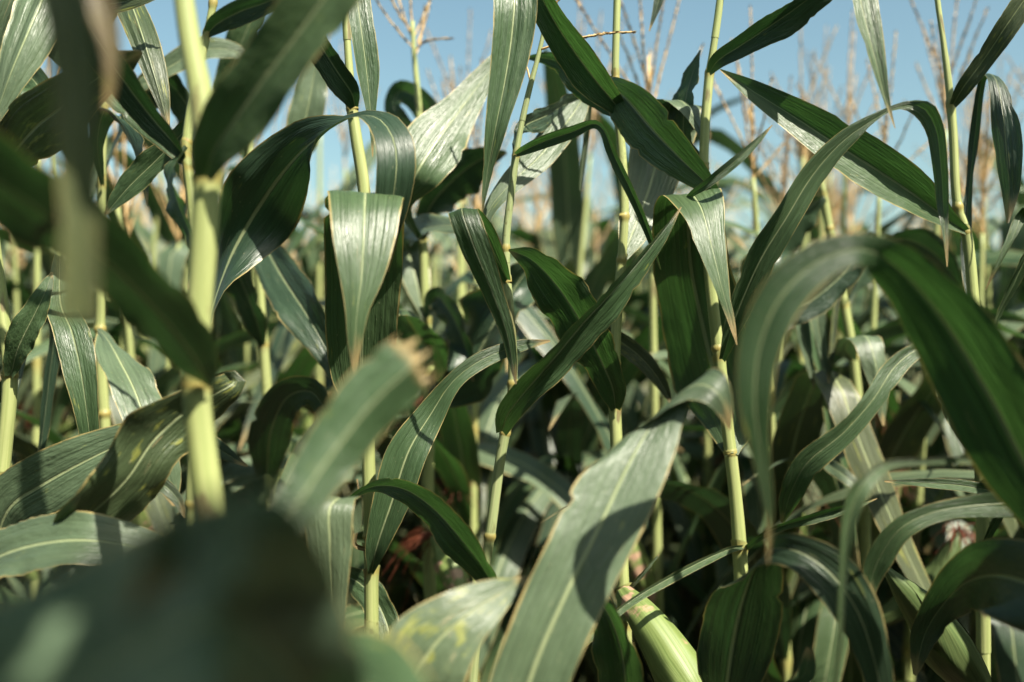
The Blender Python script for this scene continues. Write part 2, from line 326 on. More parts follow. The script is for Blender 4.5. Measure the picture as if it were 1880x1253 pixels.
# ------------------------------------------------------------------ the ground
mb = MB(); g = np.linspace(-90, 90, 61); gx, gy = np.meshgrid(g, g + 70)
gz = 0.03 * np.sin(gx * 2.1 + 0.3 * gy) * (np.hypot(gx, gy) < 25); P = np.stack([gx, gy, gz - 0.02], -1); mb.grid(P, P[..., :2] * 0.1)
tag(link('ground', mb.mesh('ground', [M['soil']])), kind='structure')

# ------------------------------------------------------------------ plants of the front rows: every stalk and blade placed in space
def pt(x, y, d): return np.array([(x - 940.0) / F * d, d, CAM_H - (y - 626.5) / F * d])
def px2m(w, d): return w * d / F

class Plant:
    def __init__(s, key, label, path, nodes=(), lean=0.0, mat='stalk', group=None, world=False, seed=0):
        """path: (x, y, distance, width in photo pixels) from the top of the stalk down; it runs on to the ground"""
        W = [(x, y, d, w / 2) if world else (*pt(x, y, d), px2m(w, d) / 2) for x, y, d, w in path]
        lx, ly, lz, lr = W[-1]; s.base = np.array([lx + lean, ly, 0.0])
        k = max(2, int(lz / 0.3))
        for i in range(1, k + 1):
            f = i / k; W.append((lx + lean * f, ly, lz * (1 - f) - 0.01 * (i == k), max(lr, 0.0095) * (1 + 0.25 * f)))
        S = spline(W, 150); C = S[:, :3]; L = np.concatenate([[0], np.cumsum(np.linalg.norm(np.diff(C, axis=0), axis=1))])
        zs = list(nodes) if world else [CAM_H - (y - 626.5) / F * path[0][2] for y in nodes]
        # finer rings around the joints
        q = [np.interp(-z, -C[:, 2], L) for z in zs]; low = min([x[2] for x in W[:len(path)]])
        z = low - 0.12
        while z > 0.06: q.append(np.interp(-z, -C[:, 2], L)); z -= 0.15
        Lq = np.unique(np.concatenate([np.linspace(0, L[-1], 150)] + [np.linspace(x - 0.012, x + 0.012, 13) for x in q])); Lq = Lq[(Lq >= 0) & (Lq <= L[-1])]
        C2 = np.stack([np.interp(Lq, L, C[:, i]) for i in range(3)], -1); r2 = np.interp(Lq, L, S[:, 3])
        rr, ring = stalk_profile(0, Lq, r2, q)
        s.root = bpy.data.objects.new('corn_plant', None); COL.objects.link(s.root); s.root.location = s.base; s.root.empty_display_size = 0.1
        tag(s.root, label, 'corn plant', group or 'corn plants of the front rows')
        s.rng = random.Random(seed + sum(map(ord, key)))
        s.C, s.r, s.L, s.mat = C2, r2, Lq, mat
        m_ = MB(); tube(m_, C2 - s.base, rr, 14, ring, vs=2.0); link('stalk', m_.mesh('stalk', [M[mat]]), s.root)
    def leaf(s, path, mat='leaf', side=1, keel=16, base=45, und=0.12, ang=None, tilt=0.0, waves=2.6, torn=0.0, label=None, rows=44, pleat=0.009, vmax=1.0):
        """path: (x, y, distance, visible width px[, tilt]) base to tip; tilt > 0 turns the face down and left, < 0 up and right"""
        pts = []
        for p in path:
            p = tuple(p) + ((tilt,) if len(p) == 4 else ()); x, y, d, w, ti = p
            pts.append([*pt(x, y, d), px2m(w, d) / 2, 0 if isinstance(ti, str) else ti, ti == 'd', ti == 'l'])
        S = spline(pts, rows); C = S[:, :3]; H = np.maximum(S[:, 3], 0.0004); ti = np.clip(S[:, 4], -68, 68)
        ix, iy = F * C[:, 0] / C[:, 1], F * (C[:, 2] - CAM_H) / C[:, 1]
        if ang is None:
            tx, ty = np.gradient(ix), np.gradient(iy)
            for _ in range(2): tx, ty = np.convolve(np.pad(tx, 1, 'edge'), [.25, .5, .25], 'valid'), np.convolve(np.pad(ty, 1, 'edge'), [.25, .5, .25], 'valid')
            l = np.hypot(tx, ty) + 1e-9; ax, ay = -ty / l, tx / l
        else:
            aa = np.interp(np.linspace(0, 1, rows), np.linspace(0, 1, len(np.atleast_1d(ang))), np.radians(np.atleast_1d(ang))); ax, ay = np.cos(aa), np.sin(aa)
        sg = np.clip((ax * 0.5 + ay * 0.86) * 6, -1, 1)
        ti = ti * sg; wd, wl = np.clip(S[:, 5], 0, 1), np.clip(S[:, 6], 0, 1)
        if wd.max() > 0 or wl.max() > 0:                     # face turned away from ('d') or towards ('l') the sun
            cand = np.radians(np.arange(-60, 61, 4)); Tn = norm(np.gradient(C, axis=0)); vw = -norm(C - np.array([0, 0, CAM_H])); lit = []
            for c_ in cand:
                nn_ = norm(np.cross(Tn, norm(np.stack([ax, np.full(rows, -math.tan(c_)), ay], -1)))); nn_ *= np.sign((nn_ * vw).sum(1))[:, None]; lit.append(nn_ @ np.array(to_sun))
            lit = np.array(lit); cd = np.degrees(cand)[:, None]
            td = np.degrees(cand)[np.argmin(np.maximum(lit, -.12) + 0.0012 * np.abs(cd), 0)]; tl = np.degrees(cand)[np.argmax(lit - 0.004 * np.abs(cd), 0)]
            k_ = np.hanning(13); k_ /= k_.sum(); td, tl = (np.convolve(np.pad(q, 6, 'edge'), k_, 'valid') for q in (td, tl))
            ti = wd * td + wl * tl + (1 - wd - wl) * ti
        A = np.stack([ax, -np.tan(np.radians(ti)), ay], -1); H = H * np.linalg.norm(A, axis=1)
        T = norm(np.gradient(C, axis=0)); nn = np.cross(T, norm(A)); k = rows // 4
        view = -norm(C - np.array([0, 0, CAM_H])); fl = 1 if (nn[k] * view[k]).sum() * side > 0 else -1
        m_ = MB(); ribbon(m_, C - s.base, A, H, s.rng, flip=fl, keel=keel, base_keel=base, und=und, waves=waves, torn=torn, cols=25, pleat=pleat if path[0][2] > .9 else .003, vmax=vmax)
        s.sheath(C[0], C[min(8, rows - 1)] - C[0])
        o = link('leaf', m_.mesh('leaf', [M[mat]]), s.root)
        if label: o['label'] = label
        return o
    def sheath(s, p, out):
        """the sheath under a blade: wraps the stalk below the collar and flares towards the blade"""
        i = int(np.argmin(np.linalg.norm(s.C - p, axis=1)))
        if np.linalg.norm(s.C[i] - p) > .030: return
        q = s.L[i]; ls = np.concatenate([np.linspace(q - .004, q + .012, 7), np.linspace(q + .018, q + .13, 9)]); ls = ls[ls < s.L[-1] - .02]
        if len(ls) < 8: return
        Cc = np.stack([np.interp(ls, s.L, s.C[:, k]) for k in range(3)], -1) - s.base; r = np.interp(ls, s.L, s.r); dd = ls - q
        T = norm(np.gradient(Cc, axis=0)); X = norm(np.cross(T, np.array([.31, .9, .1]))); Y = np.cross(T, X); a = np.linspace(0, 6.2832, 16, endpoint=False)
        o = np.array([out[0], out[1], 0.0]); o /= np.linalg.norm(o) + 1e-9
        P = np.zeros((len(ls), 16, 3)); UV = np.zeros((len(ls), 16, 2))
        for k, aa in enumerate(a):
            dr = math.cos(aa) * X + math.sin(aa) * Y; side = dr @ o; fl = np.exp(-np.clip(dd + .004, 0, 1) / .007)
            P[:, k] = Cc + dr * (r * (1.04 + .30 * fl * (0.6 + 0.6 * np.clip(side, 0, 1))) + .0004)[:, None] + np.array([0, 0, 1.0]) * (fl * .006 * np.clip(side, -.5, 1))[:, None]
            UV[:, k, 0] = k / 16; UV[:, k, 1] = ls * 2
        m_ = MB(); m_.grid(P, UV, np.exp(-((dd - .001) / .004) ** 2) * .7, closed=True); link('leaf_sheath', m_.mesh('leaf_sheath', [M[s.mat]]), s.root)
    def branch(s, mb_, path, **kw):
        C = spline([pt(x, y, d) for x, y, d in path], 18); tassel_branch(mb_, C - s.base, s.rng, **kw)
    def ear(s, path, rmax, silk=None, mat='husk'):
        C = spline([pt(x, y, d) for x, y, d in path], 40) - s.base
        m_ = MB(); d = ear_mesh(m_, C, rmax, s.rng); o = link('ear', m_.mesh('ear', [M[mat]]), s.root)
        if silk:
            k_ = MB(); silk_mesh(k_, C[-3], d, silk, s.rng); link('silk', k_.mesh('silk', [M['silk']]), o)
        return o

def world_leaf(plant, pts, mat='leaf', keel=12, hole=None):
    """pts: (x, y, z, width) in metres, blade lying flat"""
    S = spline(pts, 120 if hole else 40); C = S[:, :3]; T = norm(np.gradient(C, axis=0)); A = np.cross(T, np.array([0, 0, 1.0])); m_ = MB()
    ribbon(m_, C - plant.base, A, np.maximum(S[:, 3] / 2, .0005), plant.rng, flip=-1, keel=keel, und=.06, cols=19, hole=hole and (hole[0] - plant.base, hole[1])); link('leaf', m_.mesh('leaf', [M[mat]]), plant.root)
# --- near stalk on the left, out of focus
A_ = Plant('near_left', 'pale thick blurred stalk on the left with a broad leaf rising to the top',
  [(318, -160, .80, 34), (334, -30, .80, 36), (348, 70, .80, 40), (370, 185, .80, 44), (380, 300, .80, 46), (374, 450, .80, 46), (364, 600, .80, 44), (361, 720, .80, 46), (370, 820, .80, 50), (386, 950, .80, 54), (398, 1100, .80, 54), (404, 1260, .80, 54)], nodes=(305, 705))
A_.leaf([(378, 325, .785, 44), (392, 280, .77, 78), (428, 225, .755, 116), (488, 140, .735, 130), (556, 50, .72, 132), (630, -50, .71, 126), (700, -140, .71, 100), (760, -210, .71, 10)], 'leaf', side=1, keel=20, tilt=2, und=.08)
A_.leaf([(388, 712, .785, 40, 20), (352, 650, .75, 112, 34), (285, 570, .71, 146, 44), (205, 490, .67, 160, 48), (110, 415, .63, 176, 50), (10, 345, .59, 180, 50), (-110, 280, .56, 140, 50), (-220, 240, .54, 10)], 'dark', side=-1, keel=10, und=.10)

# --- thin stalk just behind it
B_ = Plant('thin_left', 'thin stalk close behind the thick blurred one, dark leaves running up to the left',
  [(398, -120, 1.05, 12), (392, 0, 1.05, 13), (380, 62, 1.05, 13), (362, 140, 1.05, 14), (346, 235, 1.05, 16), (342, 275, 1.05, 16), (350, 350, 1.05, 16), (357, 430, 1.05, 17), (360, 600, 1.05, 18), (356, 800, 1.05, 19), (350, 1000, 1.05, 22), (345, 1250, 1.05, 23)], nodes=(6, 60, 262, 925))
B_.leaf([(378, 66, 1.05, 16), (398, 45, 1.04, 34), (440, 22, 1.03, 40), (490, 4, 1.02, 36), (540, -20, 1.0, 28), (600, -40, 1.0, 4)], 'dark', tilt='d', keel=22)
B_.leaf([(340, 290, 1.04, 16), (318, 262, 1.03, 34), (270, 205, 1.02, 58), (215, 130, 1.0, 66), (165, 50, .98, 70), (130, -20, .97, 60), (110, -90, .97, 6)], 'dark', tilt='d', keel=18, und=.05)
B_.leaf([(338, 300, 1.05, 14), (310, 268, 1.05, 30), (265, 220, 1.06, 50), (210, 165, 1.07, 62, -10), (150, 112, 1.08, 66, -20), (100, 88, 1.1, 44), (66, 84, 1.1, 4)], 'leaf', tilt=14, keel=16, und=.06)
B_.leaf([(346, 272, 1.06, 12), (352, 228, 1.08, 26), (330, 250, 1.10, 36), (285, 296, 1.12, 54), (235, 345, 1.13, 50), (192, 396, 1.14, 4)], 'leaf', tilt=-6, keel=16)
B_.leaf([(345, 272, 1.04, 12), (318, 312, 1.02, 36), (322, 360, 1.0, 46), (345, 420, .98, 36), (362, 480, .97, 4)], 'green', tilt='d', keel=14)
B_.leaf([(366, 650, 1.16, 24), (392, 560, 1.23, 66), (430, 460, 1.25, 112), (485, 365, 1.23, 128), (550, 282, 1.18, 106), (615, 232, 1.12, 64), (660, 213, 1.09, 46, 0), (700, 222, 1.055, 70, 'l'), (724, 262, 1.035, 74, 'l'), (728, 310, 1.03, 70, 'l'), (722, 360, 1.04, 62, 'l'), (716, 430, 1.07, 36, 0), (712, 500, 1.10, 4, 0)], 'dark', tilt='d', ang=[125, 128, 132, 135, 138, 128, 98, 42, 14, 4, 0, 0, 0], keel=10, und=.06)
B_.leaf([(352, 700, 1.06, 12), (395, 700, 1.06, 30), (430, 702, 1.04, 46), (350, 748, 1.02, 74), (285, 805, 1.0, 98), (232, 880, .99, 96), (165, 945, .98, 78), (112, 985, .98, 34), (96, 1010, .98, 4)], 'worn', tilt='d', keel=10, und=.06)

# --- slender stalk with folded leaf left of centre
C_ = Plant('folded', 'pale green stalk left of centre whose wide leaf folds over like a flag',
  [(628, -120, 1.22, 13), (634, 20, 1.22, 13), (640, 110, 1.22, 14), (646, 195, 1.22, 18), (655, 260, 1.22, 20), (668, 345, 1.22, 21), (676, 500, 1.22, 21), (677, 680, 1.22, 21), (676, 820, 1.22, 22), (681, 985, 1.22, 24), (682, 1120, 1.22, 24), (682, 1260, 1.22, 25)], nodes=(200, 800, 985))
C_.leaf([(652, 196, 1.21, 22), (646, 172, 1.20, 44), (622, 135, 1.19, 54), (592, 88, 1.18, 58), (560, 30, 1.17, 56), (530, -40, 1.16, 50), (505, -110, 1.16, 6)], 'dark', tilt='d', keel=26, und=.05)
C_.leaf([(632, -130, 1.21, 16), (642, -70, 1.19, 40), (654, -10, 1.17, 48), (664, 60, 1.16, 48), (673, 130, 1.16, 42), (680, 200, 1.16, 20), (683, 250, 1.16, 8), (684, 288, 1.16, 2)], 'leaf', tilt='l', keel=24, und=.05, ang=0, pleat=.04)
C_.leaf([(676, 800, 1.21, 24), (664, 700, 1.19, 105), (664, 600, 1.16, 140), (667, 500, 1.13, 146), (668, 420, 1.095, 146), (670, 372, 1.065, 142), (671, 354, 1.035, 136), (670, 376, 1.005, 128, 'l'), (668, 440, .985, 110, 'l'), (664, 510, .975, 78, 'l'), (656, 570, .97, 44, 'l'), (652, 630, .97, 26, 'l'), (650, 690, .975, 4, 0)], 'leaf', side=-1, ang=[0, 0, 0, 0, 0, -1, -2, -4, -6, -6, -4, 0, 0], keel=4, base=30, und=.05, rows=60, label='wide leaf folded over at the top, its tip hanging in front')
C_.leaf([(682, 1052, 1.21, 14), (692, 1005, 1.19, 44), (722, 915, 1.18, 72), (752, 825, 1.18, 76), (790, 762, 1.19, 58), (832, 700, 1.19, 36), (882, 662, 1.2, 34), (950, 636, 1.22, 24), (1010, 626, 1.24, 4)], 'leaf', tilt=12, keel=20, und=.05)
C_.leaf([(640, 918, 1.2, 10), (672, 898, 1.17, 16), (706, 892, 1.14, 30), (752, 903, 1.10, 52), (800, 938, 1.07, 66), (846, 990, 1.05, 72), (886, 1042, 1.05, 58), (908, 1082, 1.06, 30), (920, 1110, 1.07, 4)], 'green', tilt='d', keel=16, und=.10)
C_.leaf([(676, 1010, 1.21, 10), (652, 1000, 1.20, 10), (655, 970, 1.2, 9), (662, 935, 1.2, 6), (656, 880, 1.21, 3)], 'dry', keel=30)
C_.leaf([(690, 1240, 1.22, 20), (715, 1180, 1.24, 44), (700, 1120, 1.26, 60), (665, 1075, 1.28, 60), (630, 1060, 1.3, 40), (600, 1075, 1.3, 6)], 'leaf', tilt=10)

# --- stalk with tassel behind, left of the middle
D_ = Plant('tassel_back', 'stalk with a tall forked tassel on the sky, behind the flag-like folded leaf',
  [(757, 40, 1.65, 8), (760, 95, 1.65, 9), (766, 160, 1.65, 11), (771, 230, 1.65, 12), (777, 440, 1.65, 14), (782, 590, 1.65, 17), (787, 690, 1.65, 19), (786, 980, 1.65, 22), (796, 1250, 1.65, 24)], nodes=(235, 435, 588, 690, 980))
tb = MB()
for p in ([(758, 60, 1.65), (754, 10, 1.65), (752, -60, 1.65), (750, -120, 1.65)], [(759, 62, 1.65), (735, 30, 1.64), (712, -20, 1.63), (695, -70, 1.62)], [(760, 90, 1.65), (735, 62, 1.63), (706, 24, 1.61), (682, -14, 1.60)],
          [(760, 70, 1.65), (775, 35, 1.66), (790, 0, 1.67), (800, -40, 1.68)], [(766, 80, 1.65), (774, 58, 1.66), (786, 20, 1.67), (790, -30, 1.68)], [(762, 92, 1.65), (782, 76, 1.62), (806, 72, 1.6), (830, 71, 1.58)],
          [(764, 100, 1.65), (772, 75, 1.67), (776, 45, 1.69), (780, 10, 1.7)], [(762, 84, 1.65), (745, 40, 1.67), (733, 0, 1.7), (725, -60, 1.72)]): D_.branch(tb, p, sl=.010, sw=.0019)
link('tassel', tb.mesh('tassel', [M['tassel']]), D_.root)
D_.leaf([(770, 440, 1.50, 10), (740, 372, 1.37, 34), (765, 318, 1.33, 92), (800, 262, 1.35, 112), (842, 206, 1.38, 76), (884, 150, 1.41, 48), (925, 100, 1.43, 30), (950, 70, 1.45, 4)], 'leaf', tilt='l', keel=14, und=.10)
D_.leaf([(772, 236, 1.66, 8), (752, 230, 1.68, 22), (724, 200, 1.7, 32), (732, 168, 1.7, 36), (762, 178, 1.68, 44), (800, 232, 1.66, 48), (830, 300, 1.66, 40), (850, 360, 1.68, 6)], 'green', tilt='d')
D_.leaf([(776, 440, 1.64, 12), (790, 380, 1.60, 48), (835, 328, 1.58, 58), (885, 292, 1.57, 46), (930, 280, 1.56, 6)], 'dark', tilt='d')
D_.leaf([(783, 592, 1.64, 12), (800, 545, 1.62, 40), (830, 580, 1.58, 44), (855, 640, 1.56, 34), (870, 700, 1.55, 4)], 'dark', tilt='d')
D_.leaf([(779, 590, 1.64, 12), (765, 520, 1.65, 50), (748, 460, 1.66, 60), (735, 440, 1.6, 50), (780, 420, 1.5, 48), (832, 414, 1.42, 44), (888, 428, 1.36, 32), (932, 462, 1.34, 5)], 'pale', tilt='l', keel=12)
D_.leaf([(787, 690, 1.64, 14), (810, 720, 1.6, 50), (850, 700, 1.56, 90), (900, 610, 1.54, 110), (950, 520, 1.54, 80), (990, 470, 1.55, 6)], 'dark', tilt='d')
D_.ear([(790, 985, 1.62), (815, 1010, 1.60), (842, 1085, 1.55), (845, 1120, 1.54)][::-1], .026, silk=.07)

# --- thin sharp stalk with the small tassel in the middle
E_ = Plant('sharp_mid', 'thin sharp stalk in the middle with a tassel branch pointing right',
  [(1012, -30, 1.2, 5), (1004, 30, 1.2, 6), (988, 104, 1.2, 7), (974, 156, 1.2, 9), (958, 225, 1.2, 10), (947, 286, 1.2, 12), (938, 360, 1.2, 12), (929, 440, 1.2, 13), (931, 515, 1.2, 14), (939, 610, 1.2, 15), (941, 705, 1.2, 16), (930, 780, 1.2, 17), (919, 840, 1.2, 17), (900, 980, 1.2, 18), (880, 1120, 1.2, 20), (866, 1260, 1.2, 21)], nodes=(286, 456, 517, 704, 795, 985), mat='stalk2')
tb = MB()
E_.branch(tb, [(990, 92, 1.2), (1008, 86, 1.195), (1040, 74, 1.19), (1080, 67, 1.185), (1120, 61, 1.18), (1160, 59, 1.175)], bare=.14, step=.0034, sl=.010, sw=.0017)
E_.branch(tb, [(974, 150, 1.2), (966, 122, 1.2), (954, 108, 1.19), (944, 86, 1.19)], bare=.34, step=.004, sl=.011, sw=.0016)
E_.branch(tb, [(996, 52, 1.2), (993, 30, 1.19), (988, 5, 1.18), (986, -40, 1.17)], bare=.05, step=.0035, sl=.011, sw=.0016)
E_.branch(tb, [(1003, 36, 1.2), (1012, 15, 1.2), (1024, 2, 1.2), (1040, -20, 1.2)], bare=.2, step=.0035, sl=.011, sw=.0016)
E_.branch(tb, [(1010, -20, 1.2), (1014, -60, 1.2), (1016, -120, 1.2)], bare=.0, step=.004)
link('tassel', tb.mesh('tassel', [M['tassel']]), E_.root)
E_.leaf([(948, 284, 1.195, 12), (962, 277, 1.18, 20), (1000, 260, 1.16, 26), (1050, 243, 1.14, 24), (1092, 228, 1.12, 16), (1108, 240, 1.11, 13), (1128, 288, 1.11, 18), (1158, 350, 1.11, 18), (1188, 420, 1.12, 14), (1213, 495, 1.13, 2)], 'green', tilt='d', keel=26, und=.04)
E_.leaf([(931, 514, 1.19, 18), (914, 478, 1.16, 34), (890, 428, 1.13, 44), (862, 392, 1.11, 52), (848, 383, 1.085, 58), (856, 412, 1.075, 60), (874, 462, 1.075, 58), (905, 540, 1.08, 40), (930, 610, 1.085, 28), (941, 665, 1.09, 18), (947, 706, 1.09, 3)], 'green', ang=[30, 30, 30, 15, 4, 0, 8, 16, 18, 15, 10], tilt=22, keel=16, und=.05)
E_.leaf([(922, 792, 1.19, 26), (932, 762, 1.16, 46), (962, 722, 1.13, 56), (1012, 664, 1.10, 60), (1072, 592, 1.09, 58), (1132, 528, 1.09, 48), (1182, 470, 1.1, 34), (1225, 415, 1.11, 16), (1250, 380, 1.12, 3)], 'leaf', tilt='d', keel=22, und=.05)
E_.leaf([(1066, 350, 1.40, 8), (1078, 178, 1.36, 20), (1046, 218, 1.33, 54), (992, 286, 1.29, 60), (935, 340, 1.26, 44), (896, 392, 1.25, 22), (884, 470, 1.25, 8), (876, 520, 1.25, 2)], 'pale', tilt=-5, keel=20)
E_.leaf([(948, 280, 1.2, 9), (960, 236, 1.24, 28), (1004, 212, 1.3, 30), (1050, 186, 1.34, 24), (1090, 172, 1.36, 4)], 'dark', tilt='d')
E_.leaf([(1006, 20, 1.2, 6), (990, -40, 1.17, 30), (948, -22, 1.13, 78), (944, 20, 1.12, 84), (938, 80, 1.12, 80), (926, 155, 1.12, 66), (910, 235, 1.12, 42), (896, 310, 1.13, 20), (887, 372, 1.135, 6), (884, 400, 1.14, 2)], 'leaf', ang=[0, 0, -8, -8, -10, -12, -12, -10, -5, 0], tilt='l', pleat=.035, keel=20, und=.04, label='long leaf hanging straight down from the top of the picture')

# --- the stalk right of the middle
G_ = Plant('sharp_right_of_mid', 'sharp pale stalk bearing the pale ear, dark folded leaves crossing near its top',
  [(1136, -120, 1.25, 11), (1133, 0, 1.25, 12), (1130, 144, 1.25, 12), (1134, 205, 1.25, 13), (1141, 275, 1.25, 15), (1146, 398, 1.25, 16), (1141, 480, 1.25, 16), (1133, 570, 1.25, 17), (1129, 668, 1.25, 18), (1129, 745, 1.25, 20), (1136, 900, 1.25, 22), (1143, 1050, 1.25, 22), (1146, 1130, 1.25, 23), (1150, 1260, 1.25, 23)], nodes=(144, 212, 398, 478, 668, 745, 1085))
G_.leaf([(1143, 212, 1.24, 16), (1130, 192, 1.22, 38), (1092, 146, 1.2, 62), (1052, 92, 1.18, 66), (1018, 40, 1.16, 58), (992, -10, 1.15, 48), (970, -70, 1.15, 5)], 'green', tilt='d', keel=30, und=.04)
G_.leaf([(1136, 214, 1.26, 12), (1112, 190, 1.27, 30), (1076, 160, 1.28, 42), (1034, 118, 1.29, 34), (1000, 107, 1.3, 20), (964, 106, 1.31, 3)], 'green', tilt='d')
G_.leaf([(1128, 146, 1.26, 12), (1112, 150, 1.24, 22), (1150, 182, 1.21, 60), (1198, 238, 1.19, 78), (1250, 292, 1.18, 64), (1300, 340, 1.18, 30), (1330, 372, 1.18, 3)], 'leaf', tilt='d', keel=18, und=.05)
G_.leaf([(1141, 478, 1.26, 22), (1160, 430, 1.28, 58), (1192, 345, 1.31, 96), (1214, 262, 1.33, 112), (1232, 205, 1.32, 108), (1244, 184, 1.28, 90), (1262, 196, 1.25, 60), (1285, 235, 1.25, 30), (1300, 280, 1.25, 4)], 'pale', tilt='l', ang=[-30, -25, -20, -16, -12, -10, -10, -10, -10], keel=14, und=.06)
G_.leaf([(1130, 750, 1.24, 24), (1126, 718, 1.22, 50), (1106, 668, 1.2, 62), (1062, 585, 1.18, 92), (1018, 520, 1.17, 86), (974, 476, 1.17, 46), (934, 459, 1.18, 3)], 'green', tilt='d', keel=14, und=.12)
G_.leaf([(1128, 672, 1.27, 12), (1122, 640, 1.3, 26), (1095, 608, 1.33, 30), (1130, 622, 1.34, 34), (1178, 658, 1.34, 36), (1212, 700, 1.34, 26), (1235, 745, 1.34, 3)], 'worn', tilt=18)
G_.leaf([(1066, 1080, 1.10, 20), (1085, 1086, 1.06, 36), (1118, 1130, 1.03, 64), (1142, 1200, 1.02, 78), (1150, 1290, 1.02, 80), (1150, 1400, 1.04, 50), (1140, 1480, 1.05, 6)], 'green', tilt='d', keel=16)
G_.leaf([(1150, 1086, 1.24, 8), (1165, 1070, 1.23, 10), (1190, 1042, 1.22, 9), (1210, 1018, 1.22, 2)], 'leaf', keel=40)
G_.leaf([(1134, -60, 1.25, 10), (1170, -130, 1.27, 24), (1216, -60, 1.29, 22), (1210, 0, 1.29, 18), (1192, 58, 1.29, 2)], 'dark', tilt=20)
G_.ear([(1146, 1092, 1.235), (1176, 1128, 1.20), (1226, 1204, 1.17), (1268, 1282, 1.15), (1300, 1350, 1.14), (1330, 1420, 1.14)], .0325, silk=.05)
G_.leaf([(1132, 1148, 1.25, 10), (1060, 1200, 1.22, 18), (1010, 1260, 1.2, 30), (960, 1330, 1.2, 40), (900, 1420, 1.2, 6)], 'dark', tilt='d')

# --- stalk with the second folded leaf
H_ = Plant('second_fold', 'stalk with a broad shaded leaf whose lit tip hangs in front, one dark leaf above',
  [(1332, -120, 1.24, 11), (1322, 0, 1.24, 12), (1308, 100, 1.24, 13), (1302, 140, 1.24, 15), (1292, 300, 1.24, 16), (1298, 450, 1.24, 18), (1318, 640, 1.24, 20), (1341, 830, 1.24, 21), (1352, 930, 1.24, 22), (1358, 1010, 1.24, 24), (1366, 1250, 1.24, 25)], nodes=(134, 310, 640, 832, 1005))
H_.leaf([(1302, 134, 1.23, 14), (1318, 112, 1.21, 34), (1360, 84, 1.19, 44), (1420, 44, 1.17, 50), (1476, 4, 1.16, 46), (1530, -40, 1.15, 34), (1580, -90, 1.15, 4)], 'dark', tilt='d', keel=28, und=.04)
H_.leaf([(1344, 832, 1.23, 30), (1336, 770, 1.27, 88, 'd'), (1312, 690, 1.30, 120, 'd'), (1288, 590, 1.30, 138, 'd'), (1270, 500, 1.28, 140, 'd'), (1264, 420, 1.235, 136, 'd'), (1262, 372, 1.195, 124), (1268, 356, 1.165, 110), (1288, 384, 1.13, 88, 'l'), (1306, 450, 1.11, 60, 'l'), (1326, 530, 1.10, 30, 'l'), (1344, 595, 1.10, 13, 0), (1353, 634, 1.10, 2, 0)], 'leaf', side=-1, ang=[8, 8, 10, 10, 10, 10, 12, 12, 8, 6, 6, 6, 6], keel=6, base=40, und=.06, rows=60, label='broad leaf folded at the top with a lit hanging tip')
H_.leaf([(1334, -110, 1.24, 12), (1400, -200, 1.2, 50), (1510, -170, 1.16, 66), (1562, -80, 1.10, 70), (1580, 0, 1.06, 66), (1594, 60, 1.05, 58), (1610, 120, 1.045, 38), (1625, 180, 1.045, 16), (1643, 236, 1.045, 2)], 'leaf', ang=[70, 60, 35, 10, -4, -10, -14, -16, -16], tilt=-4, pleat=.05, keel=26, und=.04)
H_.leaf([(1298, 450, 1.23, 8), (1262, 368, 1.16, 10), (1300, 336, 1.13, 18), (1345, 300, 1.12, 22), (1385, 264, 1.12, 15), (1418, 230, 1.12, 2)], 'leaf', tilt=10, keel=30)
H_.leaf([(1294, 305, 1.25, 12), (1258, 262, 1.28, 28), (1258, 190, 1.28, 34), (1272, 135, 1.28, 22), (1286, 92, 1.28, 2)], 'green', tilt='d')
H_.leaf([(1326, 660, 1.22, 18), (1350, 585, 1.19, 44), (1395, 480, 1.16, 60), (1444, 400, 1.14, 52), (1492, 322, 1.13, 50), (1545, 262, 1.12, 38), (1600, 222, 1.11, 28), (1648, 197, 1.10, 26), (1690, 196, 1.09, 34, 'd'), (1716, 232, 1.09, 26, 'd'), (1727, 300, 1.09, 20, 'd'), (1732, 380, 1.09, 14, 'd'), (1737, 450, 1.08, 8), (1739, 490, 1.08, 2)], 'leaf', ang=[150, 145, 140, 138, 135, 135, 130, 110, 50, 15, 5, 0, 0, 0], tilt=8, keel=16, und=.06, rows=56, label='long narrow leaf arching over and dropping its tip straight down')
H_.leaf([(1436, 960, 1.10, 6), (1452, 905, 1.07, 44), (1482, 850, 1.05, 56), (1548, 795, 1.04, 46), (1604, 732, 1.04, 42), (1644, 672, 1.05, 42), (1688, 640, 1.06, 30), (1740, 630, 1.08, 4)][::-1], 'leaf', tilt=10, keel=18, und=.10)
H_.leaf([(1362, 1010, 1.24, 12), (1420, 972, 1.2, 18), (1500, 948, 1.17, 24), (1560, 930, 1.16, 22), (1610, 915, 1.16, 3)], 'leaf', tilt=15, keel=34)
H_.leaf([(1362, 1004, 1.23, 12), (1330, 1012, 1.18, 18), (1240, 1056, 1.12, 22), (1150, 1110, 1.08, 20), (1070, 1180, 1.06, 20), (1000, 1256, 1.05, 18), (950, 1330, 1.05, 3)], 'leaf', tilt=20, keel=36, und=.03)

